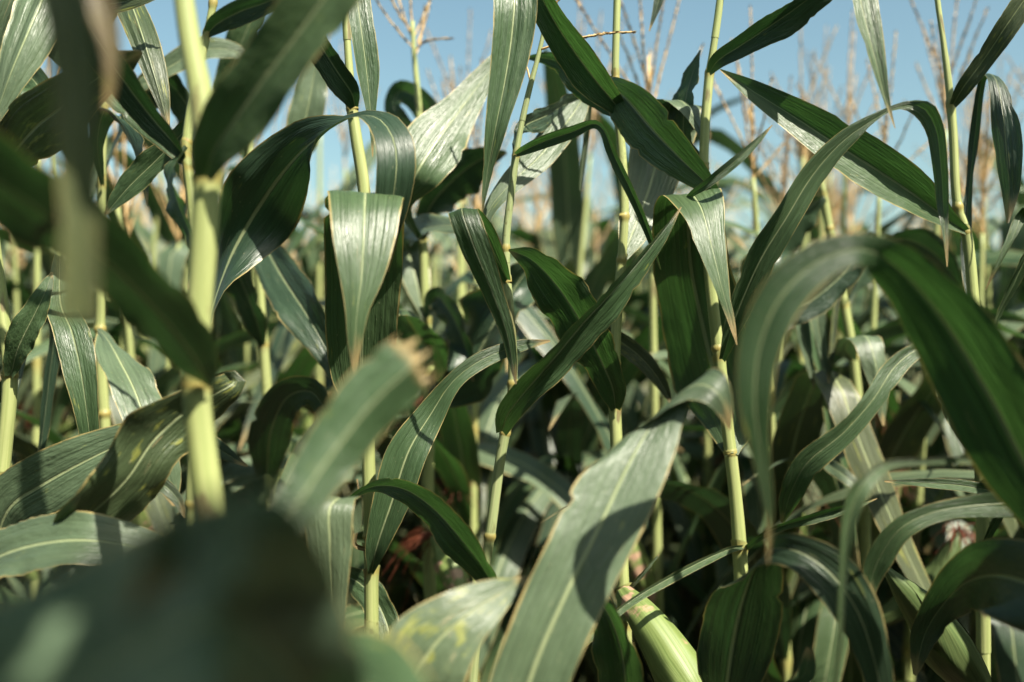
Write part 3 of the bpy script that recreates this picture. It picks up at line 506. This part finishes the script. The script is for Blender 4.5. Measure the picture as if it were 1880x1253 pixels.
# --- the right hand stalk
I_ = Plant('right', 'stalk near the right edge with a leaf rising from its dark joint',
  [(1712, -120, 1.25, 9), (1721, 0, 1.25, 10), (1731, 70, 1.25, 10), (1744, 175, 1.25, 13), (1750, 250, 1.25, 14), (1758, 380, 1.25, 15), (1774, 428, 1.25, 17), (1790, 600, 1.25, 19), (1800, 800, 1.25, 21), (1806, 1250, 1.25, 24)], nodes=(190, 380, 426, 600))
I_.leaf([(1750, 192, 1.24, 18), (1768, 162, 1.22, 34), (1810, 104, 1.2, 40), (1850, 44, 1.18, 46), (1892, -16, 1.17, 44), (1940, -80, 1.16, 30), (1980, -130, 1.16, 3)], 'worn', tilt=10, keel=24, und=.05)
I_.leaf([(1772, 424, 1.24, 18), (1738, 402, 1.22, 40), (1690, 366, 1.2, 82), (1612, 314, 1.18, 104), (1530, 262, 1.17, 98), (1450, 210, 1.17, 72), (1380, 166, 1.18, 44), (1322, 128, 1.19, 3)], 'leaf', tilt=10, keel=38, base=50, und=.06, label='long leaf crossing the sky with tassel shadows on it')
I_.leaf([(1790, 600, 1.24, 10), (1775, 430, 1.3, 14), (1790, 250, 1.3, 18), (1806, 140, 1.27, 16), (1826, 142, 1.24, 26), (1841, 205, 1.22, 30), (1849, 295, 1.21, 28), (1853, 355, 1.21, 18), (1850, 410, 1.21, 3)], 'dark', tilt='d', ang=[0, 0, 10, 60, 40, 5, 0, 0, 0], keel=16)
I_.leaf([(1800, 700, 1.24, 16), (1830, 585, 1.2, 30), (1862, 520, 1.17, 44), (1900, 420, 1.13, 60), (1888, 372, 1.11, 66), (1862, 430, 1.09, 52), (1832, 490, 1.09, 24), (1810, 532, 1.1, 3)], 'leaf', ang=[40, 40, 40, 35, 35, 40, 40, 40], tilt='l', keel=14)
I_.leaf([(1798, 700, 1.24, 14), (1740, 690, 1.26, 40), (1748, 730, 1.27, 58), (1776, 790, 1.27, 46), (1796, 852, 1.27, 5)], 'pale', tilt=5)
I_.leaf([(1806, 1000, 1.24, 14), (1840, 915, 1.2, 22), (1780, 894, 1.18, 26), (1700, 887, 1.17, 18), (1624, 884, 1.17, 3)], 'leaf', tilt=-5, keel=28)
I_.ear([(1806, 1330, 1.24), (1790, 1262, 1.2), (1740, 1190, 1.15), (1690, 1120, 1.12), (1650, 1072, 1.10), (1622, 1040, 1.10)], .030, silk=None, mat='husk_shaded')

# --- left edge stalk
J_ = Plant('left_edge', 'stalk at the left edge, its lit leaf curving up to the right',
  [(-40, 200, 1.18, 14), (-14, 420, 1.18, 18), (4, 560, 1.18, 20), (18, 690, 1.18, 24), (8, 830, 1.18, 24), (-10, 1000, 1.18, 25), (-30, 1250, 1.18, 26)], nodes=(690, 420))
J_.leaf([(20, 690, 1.17, 24), (34, 638, 1.15, 54), (66, 572, 1.14, 52), (84, 534, 1.14, 34), (96, 500, 1.15, 4)], 'leaf', tilt=5, keel=18)
J_.leaf([(-20, 420, 1.17, 16), (10, 310, 1.12, 60), (60, 240, 1.08, 112), (112, 198, 1.05, 104), (165, 155, 1.03, 66), (215, 120, 1.02, 40), (260, 95, 1.02, 4)], 'worn', tilt='d', keel=8, und=.05, label='dark leaf with dry yellow streaks')
J_.leaf([(-36, 205, 1.18, 12), (-10, 120, 1.15, 40), (55, -20, 1.12, 90), (78, -10, 1.1, 108), (56, 50, 1.08, 100), (24, 125, 1.07, 72), (0, 190, 1.07, 40), (-22, 250, 1.07, 4)], 'pale', ang=[-20, -20, -20, -22, -26, -28, -28, -28], tilt='l', keel=18, und=.06, pleat=.035)
J_.leaf([(-30, 230, 1.2, 16), (20, 222, 1.22, 40), (70, 170, 1.24, 60), (50, 140, 1.26, 50), (0, 150, 1.27, 20)], 'leaf', tilt=15)
J_.leaf([(-12, 1005, 1.12, 60), (20, 930, 1.10, 110), (70, 895, 1.09, 114), (150, 850, 1.08, 100), (225, 815, 1.08, 78), (300, 790, 1.09, 46), (360, 775, 1.1, 4)], 'pale', tilt=-4, keel=12, und=.05)
J_.leaf([(-60, 1060, 1.0, 60), (0, 1022, .97, 88), (72, 1000, .95, 86), (150, 992, .94, 78), (222, 998, .95, 66), (300, 1015, .97, 44), (370, 1040, 1.0, 4)], 'pale', tilt='l', keel=12, und=.06)
J_.leaf([(110, 470, 1.2, 20), (112, 560, 1.16, 60), (132, 610, 1.14, 70), (148, 680, 1.13, 62), (160, 760, 1.13, 44), (168, 830, 1.14, 34), (172, 880, 1.15, 4)], 'leaf', ang=0, tilt=-4, keel=14, und=.06)
J_.leaf([(-4, 860, 1.2, 14), (80, 560, 1.34, 18), (98, 600, 1.34, 28), (90, 700, 1.34, 30), (78, 800, 1.34, 22), (68, 870, 1.34, 3)], 'dark', ang=0, tilt=20)

# --- stalk behind with wide lit leaf at left
K_ = Plant('left_back', 'stalk behind the blurred dark leaf, its pale leaf crossed by a hard shadow',
  [(188, -60, 1.45, 10), (190, 200, 1.45, 13), (186, 330, 1.45, 14), (184, 620, 1.45, 18), (200, 900, 1.45, 20), (206, 1250, 1.45, 22)], nodes=(330, 604, 760))
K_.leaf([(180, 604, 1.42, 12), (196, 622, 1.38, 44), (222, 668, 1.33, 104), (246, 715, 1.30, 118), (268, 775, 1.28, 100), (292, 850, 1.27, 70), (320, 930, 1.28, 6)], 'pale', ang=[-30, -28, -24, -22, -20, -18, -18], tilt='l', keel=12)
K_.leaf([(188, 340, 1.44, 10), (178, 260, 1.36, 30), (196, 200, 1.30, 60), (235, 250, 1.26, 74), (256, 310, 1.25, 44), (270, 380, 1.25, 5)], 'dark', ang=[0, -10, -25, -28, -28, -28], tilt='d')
K_.leaf([(190, 60, 1.4, 10), (228, -20, 1.22, 50), (246, 20, 1.16, 74), (268, 85, 1.13, 66), (290, 160, 1.12, 42), (305, 218, 1.12, 14), (312, 250, 1.12, 2)], 'worn', ang=[0, -5, -12, -15, -15, -15, -15], tilt=-2, pleat=.04, keel=22, und=.05)
K_.leaf([(188, 100, 1.4, 10), (150, 60, 1.25, 30), (130, 10, 1.16, 40), (200, 8, 1.12, 40), (270, -8, 1.1, 30), (330, -30, 1.1, 4)], 'worn', tilt=10, keel=18)
K_.leaf([(190, 200, 1.46, 10), (260, 158, 1.46, 24), (320, 118, 1.46, 44), (372, 92, 1.46, 46), (430, 94, 1.46, 30), (470, 120, 1.46, 3)], 'pale', tilt=-6)
K_.leaf([(188, 330, 1.47, 10), (240, 210, 1.5, 34), (300, 150, 1.5, 52), (345, 195, 1.5, 56), (370, 270, 1.5, 50), (380, 360, 1.5, 4)], 'dark', tilt='d')
K_.leaf([(208, 1000, 1.42, 12), (225, 900, 1.3, 18), (262, 884, 1.24, 26), (302, 892, 1.22, 30), (328, 920, 1.22, 22), (340, 952, 1.22, 4)], 'pale', tilt=5)
K_.leaf([(198, 900, 1.45, 14), (250, 830, 1.40, 50), (310, 800, 1.36, 66), (380, 815, 1.32, 50), (455, 856, 1.30, 4)], 'dark', tilt=10)

# --- stalk with fan of dark leaves behind
L_ = Plant('fan_back', 'slim stalk behind the left pair, dark leaves fanning from a low joint',
  [(452, 100, 1.65, 8), (460, 300, 1.65, 12), (474, 480, 1.65, 14), (484, 632, 1.65, 16), (492, 760, 1.65, 18), (496, 1250, 1.65, 22)], nodes=(300, 480, 634))
L_.leaf([(484, 634, 1.63, 16), (468, 580, 1.6, 54), (440, 510, 1.58, 66), (410, 450, 1.57, 50), (385, 400, 1.57, 4)], 'dark', tilt='d')
L_.leaf([(484, 632, 1.64, 12), (492, 585, 1.66, 28), (494, 520, 1.68, 34), (480, 460, 1.7, 26), (462, 410, 1.72, 3)], 'leaf', tilt='d')
L_.leaf([(474, 480, 1.62, 14), (480, 448, 1.56, 48), (520, 512, 1.48, 86), (568, 586, 1.42, 88), (606, 655, 1.4, 56), (635, 730, 1.4, 5)], 'dark', tilt=16, keel=22)
L_.leaf([(490, 870, 1.6, 40), (498, 790, 1.52, 84), (530, 728, 1.46, 70), (575, 722, 1.42, 56), (604, 770, 1.41, 28), (616, 810, 1.41, 3)], 'dark', tilt='d')
L_.leaf([(455, 300, 1.66, 10), (420, 190, 1.62, 50), (440, 90, 1.58, 62), (474, 10, 1.56, 52), (500, -60, 1.55, 4)], 'leaf', tilt=6)
L_.leaf([(462, 310, 1.64, 10), (540, 290, 1.58, 50), (565, 200, 1.56, 66), (576, 140, 1.56, 54), (590, 80, 1.56, 5)], 'pale', tilt=-4)

# --- right of centre, hanging tips
O_ = Plant('hanging_tips', 'stalk with slim pale leaf tips hanging under the big arching leaf',
  [(1500, 290, 1.62, 10), (1512, 360, 1.62, 13), (1530, 460, 1.62, 14), (1550, 560, 1.62, 15), (1564, 640, 1.62, 16), (1580, 800, 1.62, 18), (1596, 1250, 1.62, 20)], nodes=(420, 520, 640))
O_.leaf([(1530, 455, 1.61, 10), (1490, 470, 1.57, 30), (1466, 545, 1.55, 34), (1480, 640, 1.55, 24), (1495, 714, 1.55, 3)], 'pale', ang=0, keel=20)
O_.leaf([(1532, 470, 1.6, 10), (1500, 500, 1.56, 30), (1500, 580, 1.54, 30), (1512, 650, 1.54, 18), (1522, 702, 1.54, 3)], 'pale', ang=0, keel=20)
O_.leaf([(1530, 440, 1.6, 8), (1540, 500, 1.54, 14), (1532, 580, 1.53, 14), (1527, 650, 1.53, 12), (1521, 704, 1.53, 3)], 'worn', ang=0, keel=30)
O_.leaf([(1566, 660, 1.6, 16), (1554, 640, 1.55, 44), (1566, 622, 1.5, 62), (1590, 618, 1.46, 60), (1606, 660, 1.44, 54), (1616, 722, 1.44, 34), (1622, 782, 1.44, 4)], 'pale', tilt=-5, ang=[10, 8, 6, 4, 2, 0, 0])
O_.leaf([(1512, 360, 1.6, 12), (1470, 395, 1.58, 60), (1440, 440, 1.58, 80), (1400, 510, 1.58, 56), (1372, 590, 1.58, 5)], 'dark', tilt='d')
O_.leaf([(1548, 560, 1.62, 12), (1600, 480, 1.66, 50), (1660, 440, 1.7, 60), (1720, 470, 1.72, 50), (1770, 540, 1.74, 4)], 'dark', tilt='d')
O_.leaf([(1580, 820, 1.6, 12), (1520, 850, 1.5, 22), (1548, 872, 1.46, 26), (1570, 892, 1.45, 20), (1580, 920, 1.45, 3)], 'pale', tilt=-5)

O_.ear([(1592, 1150, 1.62), (1650, 1120, 1.60), (1720, 1060, 1.58), (1752, 1000, 1.57), (1760, 975, 1.57)], .026, silk=.06, mat='husk_shaded')
# --- big arching leaf of the plant outside the right edge
Q_ = Plant('near_right', 'blurred near plant at the right edge with the big dark green arching leaf',
  [(2120, -500, .78, 20), (2100, -100, .78, 28), (2080, 400, .78, 40), (2070, 1000, .78, 50), (2070, 1260, .78, 54)], nodes=(400, 1000))
Q_.leaf([(2072, 1010, .78, 50), (1985, 985, .79, 80, 'd'), (1900, 882, .80, 112, 'd'), (1816, 725, .80, 126, 'd'), (1726, 580, .79, 116, 'd'), (1642, 488, .765, 84, 'd'), (1572, 458, .73, 62), (1500, 482, .725, 78), (1432, 548, .72, 88), (1394, 640, .72, 76), (1386, 740, .72, 58), (1396, 830, .725, 34), (1412, 940, .73, 17), (1410, 1035, .735, 3)], 'green', tilt=4, keel=12, und=.07, rows=60, waves=2, label='big arching leaf, dark green on the right limb and grey on the left')
Q_.leaf([(2070, 700, .78, 44), (1990, 400, .85, 60), (1600, 428, .92, 20), (1560, 490, .93, 50), (1500, 545, .93, 62), (1450, 580, .93, 48), (1410, 640, .93, 5)][2:], 'dark', tilt=20, keel=16)
Q_.leaf([(2072, 1010, .79, 30), (1960, 935, .93, 50), (1895, 925, .97, 58), (1830, 926, .98, 52), (1760, 932, .98, 42), (1702, 945, .98, 42), (1652, 972, .98, 50), (1616, 1022, .99, 50), (1598, 1072, 1.0, 28), (1598, 1115, 1.0, 4)], 'leaf', ang=[90, 90, 88, 88, 95, 100, 115, 135, 160, 170], tilt=8, keel=14, und=.06)
Q_.leaf([(2074, 900, .79, 30), (1900, 850, .84, 30), (1708, 847, .82, 14), (1622, 856, .81, 26), (1582, 892, .80, 42), (1560, 952, .80, 30), (1549, 1035, .80, 15), (1543, 1150, .80, 12), (1530, 1260, .80, 12), (1520, 1330, .8, 3)], 'leaf', tilt=18, keel=26, und=.05)
Q_.leaf([(2070, 1260, .79, 50), (1960, 1120, .82, 150), (1850, 1060, .9, 150), (1760, 1080, 1.0, 100), (1700, 1160, 1.05, 40), (1680, 1240, 1.06, 4)], 'dark', tilt='d')
Q_.leaf([(2100, -100, .78, 30), (2000, -300, .76, 120), (1900, -420, .75, 150), (1760, -460, .76, 140), (1640, -420, .78, 80), (1560, -340, .8, 5)], 'leaf', tilt=20)
Q_.leaf([(2090, 300, .78, 30), (2190, 100, .74, 120), (2280, -60, .72, 150), (2400, -80, .7, 130), (2500, 60, .7, 60), (2540, 200, .7, 4)], 'leaf', tilt=20)

# --- folded dark leaf low on the right
U_ = Plant('low_right', 'low plant at the bottom right, its dark leaf folding over with one sunlit patch',
  [(1322, 1300, 1.07, 20), (1324, 1380, 1.07, 26)], nodes=(1330,))
U_.leaf([(1326, 1330, 1.07, 40, 40), (1334, 1260, 1.05, 92, 44), (1346, 1180, 1.03, 126, 46), (1366, 1095, .995, 122, 44), (1392, 1035, .96, 100, 36), (1420, 1008, .935, 64, 20), (1462, 1012, .92, 66), (1520, 1048, .91, 88), (1572, 1118, .905, 86), (1602, 1200, .905, 66), (1622, 1290, .91, 44), (1640, 1400, .92, 4)], 'dark', side=-1, ang=[0, 5, 10, 15, 25, 60, 75, 50, 32, 20, 12, 10], tilt=12, keel=12, und=.08, rows=60)
U_.leaf([(1322, 1320, 1.07, 16), (1440, 1260, .95, 40), (1476, 1240, .94, 36), (1484, 1200, .94, 20), (1482, 1188, .94, 3)], 'leaf', ang=0)

# --- near plant under the camera: broad grey leaves in the middle
V_ = Plant('near_middle', 'near plant with the broad grey sunlit leaf sweeping up from the bottom middle',
  [(935, 1420, .86, 26), (932, 1560, .86, 42)], nodes=(1460,))
V_.leaf([(935, 1430, .84, 50), (948, 1335, .83, 128), (985, 1215, .83, 138), (1042, 1085, .84, 148), (1106, 955, .86, 168), (1156, 850, .88, 182), (1205, 768, .90, 166), (1252, 718, .89, 124), (1292, 706, .88, 84, 0), (1318, 722, .875, 56, 0), (1334, 754, .88, 32, 0), (1340, 790, .89, 4, 0)], 'pale', ang=[-10, -14, -18, -20, -18, -14, -4, 10, 28, 40, 40, 40], tilt='l', keel=10, und=.07, waves=2, rows=60, label='broad grey sunlit leaf with a curved shadow across it')
V_.leaf([(905, 1440, .86, 40), (800, 1370, .84, 120), (755, 1280, .83, 170), (790, 1195, .83, 165), (850, 1135, .84, 110), (915, 1092, .86, 60), (970, 1060, .88, 5)], 'spotted', tilt='l', keel=10, und=.06, label='pale leaf with yellow spots')
V_.leaf([(930, 1440, .87, 30), (1010, 1400, .9, 60), (1090, 1360, .95, 60), (1140, 1420, 1.0, 5)], 'leaf', tilt='l')

# --- near torn leaf and the very near dark leaves at the bottom left
X_ = Plant('very_near', 'very near dark blurred plant at the bottom left with one torn leaf rising',
  [(500, 1300, .58, 40), (494, 1460, .58, 60)], nodes=(1340,))
X_.leaf([(492, 1180, .58, 60), (500, 1010, .60, 92), (560, 905, .62, 112), (625, 812, .635, 128), (688, 735, .645, 140), (738, 688, .65, 140), (776, 655, .655, 128)], 'leaf', tilt=16, keel=32, base=30, und=.05, torn=.022, side=-1, label='torn leaf with a ragged brown end')
X_.leaf([(500, 1320, .56, 60), (250, 1330, .36, 300), (60, 1230, .30, 420), (130, 1150, .29, 380)][:1] + [(560, 1290, .44, 200), (490, 1180, .36, 320), (400, 1130, .32, 370), (280, 1180, .30, 390), (120, 1270, .29, 410), (-80, 1345, .285, 380), (-260, 1400, .28, 200), (-380, 1420, .28, 10)], 'shade_lift', tilt=-22, keel=10, base=20, und=.05)
X_.leaf([(505, 1300, .57, 50), (530, 1160, .42, 160), (500, 1045, .31, 200), (450, 980, .27, 180), (380, 985, .26, 140), (310, 1020, .30, 110), (240, 1120, .30, 10)], 'shade_lift', tilt=-15, keel=12, base=20)
X_.leaf([(510, 1330, .57, 50), (600, 1290, .5, 120), (680, 1270, .46, 140), (760, 1330, .44, 100), (820, 1430, .44, 10)], 'leaf', tilt='l', keel=12, base=20)
X_.leaf([(640, 1120, .98, 10), (652, 980, .97, 30), (630, 915, .955, 66), (607, 930, .94, 86), (607, 1000, .935, 82), (612, 1090, .935, 56), (618, 1180, .935, 32), (624, 1300, .94, 14), (626, 1360, .94, 3)][1:], 'pale', ang=[0, -4, -6, -4, -2, 0, 0, 0], tilt=-6, keel=14, und=.05)

# --- near blurred hanging blade at the far left
Y_ = Plant('outside_left', 'near plant at the left edge with a narrow yellow green blade hanging blurred',
  [(-260, -500, .50, 20), (-256, 0, .50, 44), (-262, 600, .50, 60), (-270, 1260, .50, 74)], nodes=(0, 600))
Y_.leaf([(-256, 10, .50, 50), (-160, -160, .48, 90), (-20, -210, .47, 100), (80, -130, .465, 100), (120, -10, .46, 94), (138, 110, .46, 86), (146, 240, .46, 82), (150, 380, .46, 80), (150, 500, .46, 78), (150, 592, .46, 76)], 'olive', ang=[60, 50, 40, 15, 0, 0, 0, 0, 0, 0], tilt=-6, keel=26, und=.04, torn=.008, vmax=.88, label='narrow yellowish blade hanging blurred')
Y_.leaf([(-256, 0, .5, 40), (-200, -140, .52, 80), (0, -150, .55, 90), (150, -60, .56, 80), (200, 60, .56, 50), (206, 150, .56, 30), (196, 200, .56, 10)], 'dry', tilt=10, keel=20)

world_leaf(Y_, [(-.26, .50, 1.76, .02), (-.235, .45, 1.77, .05), (-.165, .405, 1.735, .056), (-.08, .375, 1.725, .060), (-.0, .35, 1.70, .04), (.06, .33, 1.64, .004)])  # unseen blade added above the view to shade the hanging strip's upper part

# ------------------------------------------------------------------ the field behind
def rnd_leaf(mb_, rng, z, az, length, width, th0, th1, p, roll, kink=None, rows=18, cols=7, r_st=0.008):
    s = np.linspace(0, 1, rows); th = np.radians(th0 + (th1 - th0) * s ** p)
    if kink: th = np.where(s > kink, np.radians(min(172, th1 + 50)), th)
    if kink: th = np.convolve(np.pad(th, 1, 'edge'), [.25, .5, .25], 'valid')
    ds = length / (rows - 1); x = np.concatenate([[0], np.cumsum(np.sin(th[:-1]) * ds)]) + r_st; zz = z + np.concatenate([[0], np.cumsum(np.cos(th[:-1]) * ds)])
    side = np.cumsum(np.full(rows, rng.uniform(-.012, .012))) * s
    C = np.stack([x, side, zz], -1); w = width * (0.30 + 0.70 * np.clip(s / 0.22, 0, 1) ** .8) * np.clip(1 - s ** 2.6, 0, 1) ** .75
    T = norm(np.gradient(C, axis=0)); Y = np.tile([0, 1.0, 0], (rows, 1)); Nn = np.cross(T, Y); ro = np.radians(roll) * s ** 1.3
    A = Y * np.cos(ro)[:, None] + Nn * np.sin(ro)[:, None]
    c, n = math.cos(az), math.sin(az); Rz = np.array([[c, n, 0], [-n, c, 0], [0, 0, 1]])
    ribbon(mb_, C @ Rz, A @ Rz, np.maximum(w / 2, .0006), rng, flip=-1, keel=16, base_keel=60, und=.14, cols=cols, waves=3.5)
def make_variant(seed, detail=1, sparse=False):
    """parts of one tasselled plant, standing on the origin: list of (name, MB, material, child list)"""
    rng = random.Random(seed); parts = []
    H = rng.uniform(1.84, 2.0); bend = (rng.uniform(-.06, .06), rng.uniform(-.06, .06)); zq = np.linspace(0, 1, 60 if detail else 24)
    C = np.stack([bend[0] * zq ** 2, bend[1] * zq ** 2, zq * H - 0.01], -1); nodes = list(np.linspace(.14, H - (.42 if sparse else .34), 14))
    r, ring = stalk_profile(0, C[:, 2], np.interp(zq, [0, .5, .85, 1], [.0125, .0105, .0065, .0042]), nodes)
    mb_ = MB(); tube(mb_, C, r, 8 if detail else 5, ring, vs=2.0); parts.append(('stalk', mb_, 'stalk', []))
    az = rng.random() * 6.28
    for i, z in enumerate(nodes):
        if z < .3 and not detail: continue
        if sparse and z > 1.26: continue
        f = z / H; q = np.array([np.interp(z, C[:, 2], C[:, k]) for k in range(2)])
        ln = (0.86 if f < .75 else 0.86 - (f - .75) * 1.6) * rng.uniform(.85, 1.12); wd = (.078 if f < .8 else .078 - (f - .8) * .14) * rng.uniform(.85, 1.15)
        if f < .22: ln *= .7
        l_ = MB(); upright = f > .78
        rnd_leaf(l_, rng, z + .01, az + (math.pi if i % 2 else 0) + rng.uniform(-.45, .45), ln, wd, rng.uniform(12, 26), rng.uniform(70, 130) if upright else rng.uniform(105, 165), rng.uniform(1.0, 1.9), rng.uniform(-70, 70), rng.choice([None, None, .45, .6]), rows=20 if detail else 9, cols=7 if detail else 3)
        l_.v = [v + np.array([q[0], q[1], 0]) for v in l_.v]
        parts.append(('leaf', l_, rng.choice(['leaf', 'leaf', 'pale', 'dark', 'leaf', 'pale', 'worn']) if f > .35 else rng.choice(['worn', 'worn', 'dark', 'leaf']) if f > .2 else 'dry', []))
    t_ = MB(); top = C[-1]; n_b = rng.randint(6, 9); tl = rng.uniform(.30, .40)
    for k in range(n_b):
        zb = top[2] + (0 if k == 0 else -.02 + .12 * rng.random()); a = rng.random() * 6.28; op = 0.06 if k == 0 else rng.uniform(.26, .75); l = tl if k == 0 else rng.uniform(.16, .26)
        s = np.linspace(0, 1, 8 if detail else 5); dr = math.sin(op); bow = rng.uniform(-.25, .2)
        Cb = np.stack([top[0] + math.cos(a) * (dr * s + bow * .3 * s ** 2) * l, top[1] + math.sin(a) * (dr * s + bow * .3 * s ** 2) * l, zb + (math.cos(op) * s - .22 * bow * s ** 2) * l], -1)
        if detail: tassel_branch(t_, Cb, rng, bare=.10, r0=.0016, step=.0062, sl=.013, sw=.0021)
        else: tube(t_, Cb, np.linspace(.0034, .0022, 5), 4)
    tube(t_, np.stack([top + np.array([0, 0, -.1]), top + np.array([0, 0, .06]), top + np.array([0, 0, .14])]), np.array([.004, .003, .002]), 5)
    parts.append(('tassel', t_, rng.choice(['tassel', 'tassel_pink']), []))
    if rng.random() < .8 or seed == 0:
        z = rng.uniform(.95, 1.15); a = az + .4; s = np.linspace(0, 1, 26 if detail else 10)[:, None]; d = np.array([math.cos(a) * .45, math.sin(a) * .45, .9])
        Ce = np.array([bend[0] * .3, bend[1] * .3, z]) + d * s * .23; e_ = MB(); dd = ear_mesh(e_, Ce, .026, rng); k_ = MB(); silk_mesh(k_, Ce[-2], dd, .06, rng, 40 if detail else 14)
        parts.append(('ear', e_, 'husk', [('silk', k_, 'silk')]))
    return parts

VAR = []
for i in range(9):
    VAR.append([(n, p.mesh(n, [M[mm]]), [(cn, cp.mesh(cn, [M[cm]])) for cn, cp, cm in ch]) for n, p, mm, ch in make_variant(100 + i, 1)])
MATS = list(M.values()); MIDX = {k: i for i, k in enumerate(M)}
def merged(parts):
    big = MB(); slots = []
    def put(p, mm): big.add(p); slots.extend([MIDX[mm]] * sum(len(q) for q in p.f))
    for n, p, mm, ch in parts:
        put(p, mm)
        for cn, cp, cm in ch: put(cp, cm)
    return big, slots
LOW = []
for i in range(4):
    LOW.append([(n, p.mesh(n, [M[mm]]), [(cn, cp.mesh(cn, [M[cm]])) for cn, cp, cm in ch]) for n, p, mm, ch in make_variant(200 + i, 1, True)])
FAR = []
for i in range(6):
    b_, s_ = merged(make_variant(300 + i, 0)); FAR.append((b_, s_))
FAR_MESH = [b_.mesh('corn_plant', MATS, s_) for b_, s_ in FAR]

# unseen plant added behind the camera; its blade shades the very near leaves
Z_ = Plant('shoulder', "added unseen corn plant behind the camera, shading the very near leaves", [(.27, -.30, 2.0, .008), (.26, -.29, 1.5, .018), (.25, -.28, .8, .022)], nodes=(1.4, 1.6, 1.8), world=True)
bx, by = .26, -.29
hp = np.array([-.131, .29, 1.414]) + np.array(to_sun) * (1.635 - 1.414) / to_sun.z
world_leaf(Z_, [(bx, by, 1.42, .02), (.24, -.16, 1.56, .06), (.19, .02, 1.65, .10), (hp[0] + .10, hp[1] - .005, 1.655, .12), (hp[0], hp[1] - .01, 1.635, .13), (hp[0] - .12, hp[1] - .01, 1.60, .12), (hp[0] - .26, hp[1], 1.53, .07), (hp[0] - .36, hp[1], 1.45, .004)], hole=(hp, .0065))  # added blade set on the sun ray, opened to drop one light spot
world_leaf(Z_, [(bx, by, 1.6, .02), (bx + .14, by - .05, 1.76, .08), (bx + .35, by - .1, 1.80, .09), (bx + .52, by - .12, 1.66, .05), (bx + .6, by - .13, 1.49, .004)])
world_leaf(Z_, [(bx, by, 1.80, .02), (bx - .1, by - .14, 1.95, .08), (bx - .2, by - .34, 1.98, .085), (bx - .28, by - .52, 1.85, .05), (bx - .32, by - .6, 1.7, .004)])
# unseen plant added outside the right edge to shade the low right ears
W_ = Plant('outer_right', 'added unseen corn plant outside the right edge, shading the drooping ears', [(.80, .92, 2.0, .008), (.80, .91, 1.5, .018), (.80, .90, .8, .022)], nodes=(1.3, 1.45, 1.6, 1.8), world=True)
for z0, pts in ((1.30, [(.72, .84, 1.42, .08), (.64, .76, 1.47, .10), (.56, .66, 1.42, .08), (.50, .58, 1.3, .004)]), (1.32, [(.74, .98, 1.44, .08), (.70, 1.06, 1.48, .10), (.68, 1.18, 1.42, .08), (.68, 1.28, 1.3, .004)]),
                (1.42, [(.70, .92, 1.54, .08), (.63, .93, 1.56, .11), (.585, .96, 1.50, .09), (.56, .99, 1.4, .004)]), (1.46, [(.74, .80, 1.58, .08), (.68, .70, 1.62, .10), (.62, .58, 1.58, .09), (.56, .46, 1.45, .004)]),
                (1.56, [(.84, 1.02, 1.68, .08), (.78, 1.12, 1.7, .10), (.74, 1.25, 1.62, .08), (.72, 1.36, 1.5, .004)]), (1.5, [(.92, .86, 1.62, .08), (1.04, .8, 1.64, .09), (1.2, .72, 1.5, .06), (1.28, .68, 1.36, .004)])):
    world_leaf(W_, [(.80, .91, z0, .02)] + pts)
rng = random.Random(11)
ROW_A = R(17); ca, sa = math.cos(ROW_A), math.sin(ROW_A); spots = []; far_spots = []
for rI in range(-60, 61):
    for k in range(-100, 250):
        u, v = rI * .64 + rng.gauss(0, .035), k * .160 + rng.gauss(0, .03)
        x, y = u * ca + v * sa, -u * sa + v * ca
        if (-5.5 < y < 7 and (x < -.53 * y - .9 if y > .3 else True) and x > -3.5 and y < 7 and not (y > -.45 and abs(x) < 1.0)) or (-5.5 < y < 3 and .53 * max(y, 0) + 1.35 < x < 4.5):
            if y < -.3 or x < 0 or rng.random() < 1.1: far_spots.append((y, x))
            continue
        if y < 1.82 or y > 26 or x < -.53 * y - .45 or x > .53 * y + (.45 if y > 4 else 1.1): continue
        if y < 7.6: spots.append((y, x))
        elif rng.random() < (.75 if y < 14 else .35): far_spots.append((y, x))
spots.sort()
for px_, d_ in ((1225, 1.85), (1490, 2.15), (1645, 2.05), (1795, 1.9), (1870, 2.3), (862, 2.2), (1020, 2.9), (60, 2.0), (205, 2.2), (1310, 2.3), (1710, 2.7)): spots.insert(0, (d_, (px_ - 940) / F * d_))
GR, GL = 'corn plants in the field behind', 'blurred tasselled corn plant in the field behind the sharp front stalks'
used = []
for y, x in spots:
    if len(used) >= 284: far_spots.append((y, x)); continue
    if y < 1.9 and rng.random() < .12 and len(used) > 11: continue
    root = bpy.data.objects.new('corn_plant', None) if y < 4.3 else bpy.data.objects.new('corn_plant', rng.choice(FAR_MESH))
    COL.objects.link(root); root.location = (x, y, 0); root.rotation_euler = (rng.gauss(0, .035), rng.gauss(0, .035), rng.random() * 6.28); sc = rng.uniform(.92, 1.06); root.scale = (sc, sc, sc)
    tag(root, GL, 'corn plant', GR); used.append(root)
    if y < 4.3:
        root.empty_display_size = .1
        for n, me, ch in rng.choice(LOW if (y < 2.35 and x < .53 * y + .2) or len(used) <= 11 else VAR):
            o = link(n, me, root)
            for cn, cme in ch: link(cn, cme, o)
print('background plants', len(used), 'far', len(far_spots))
big = MB(); slots = []
for y, x in far_spots:
    b_, s_ = FAR[rng.randrange(len(FAR))]; big.add(b_, rng.random() * 6.28, (x, y, 0), rng.uniform(.92, 1.06)); slots += s_
o = link('corn_field', big.mesh('corn_field', MATS, slots)); tag(o, 'rest of the corn field running back to the horizon', 'corn field', kind='stuff')
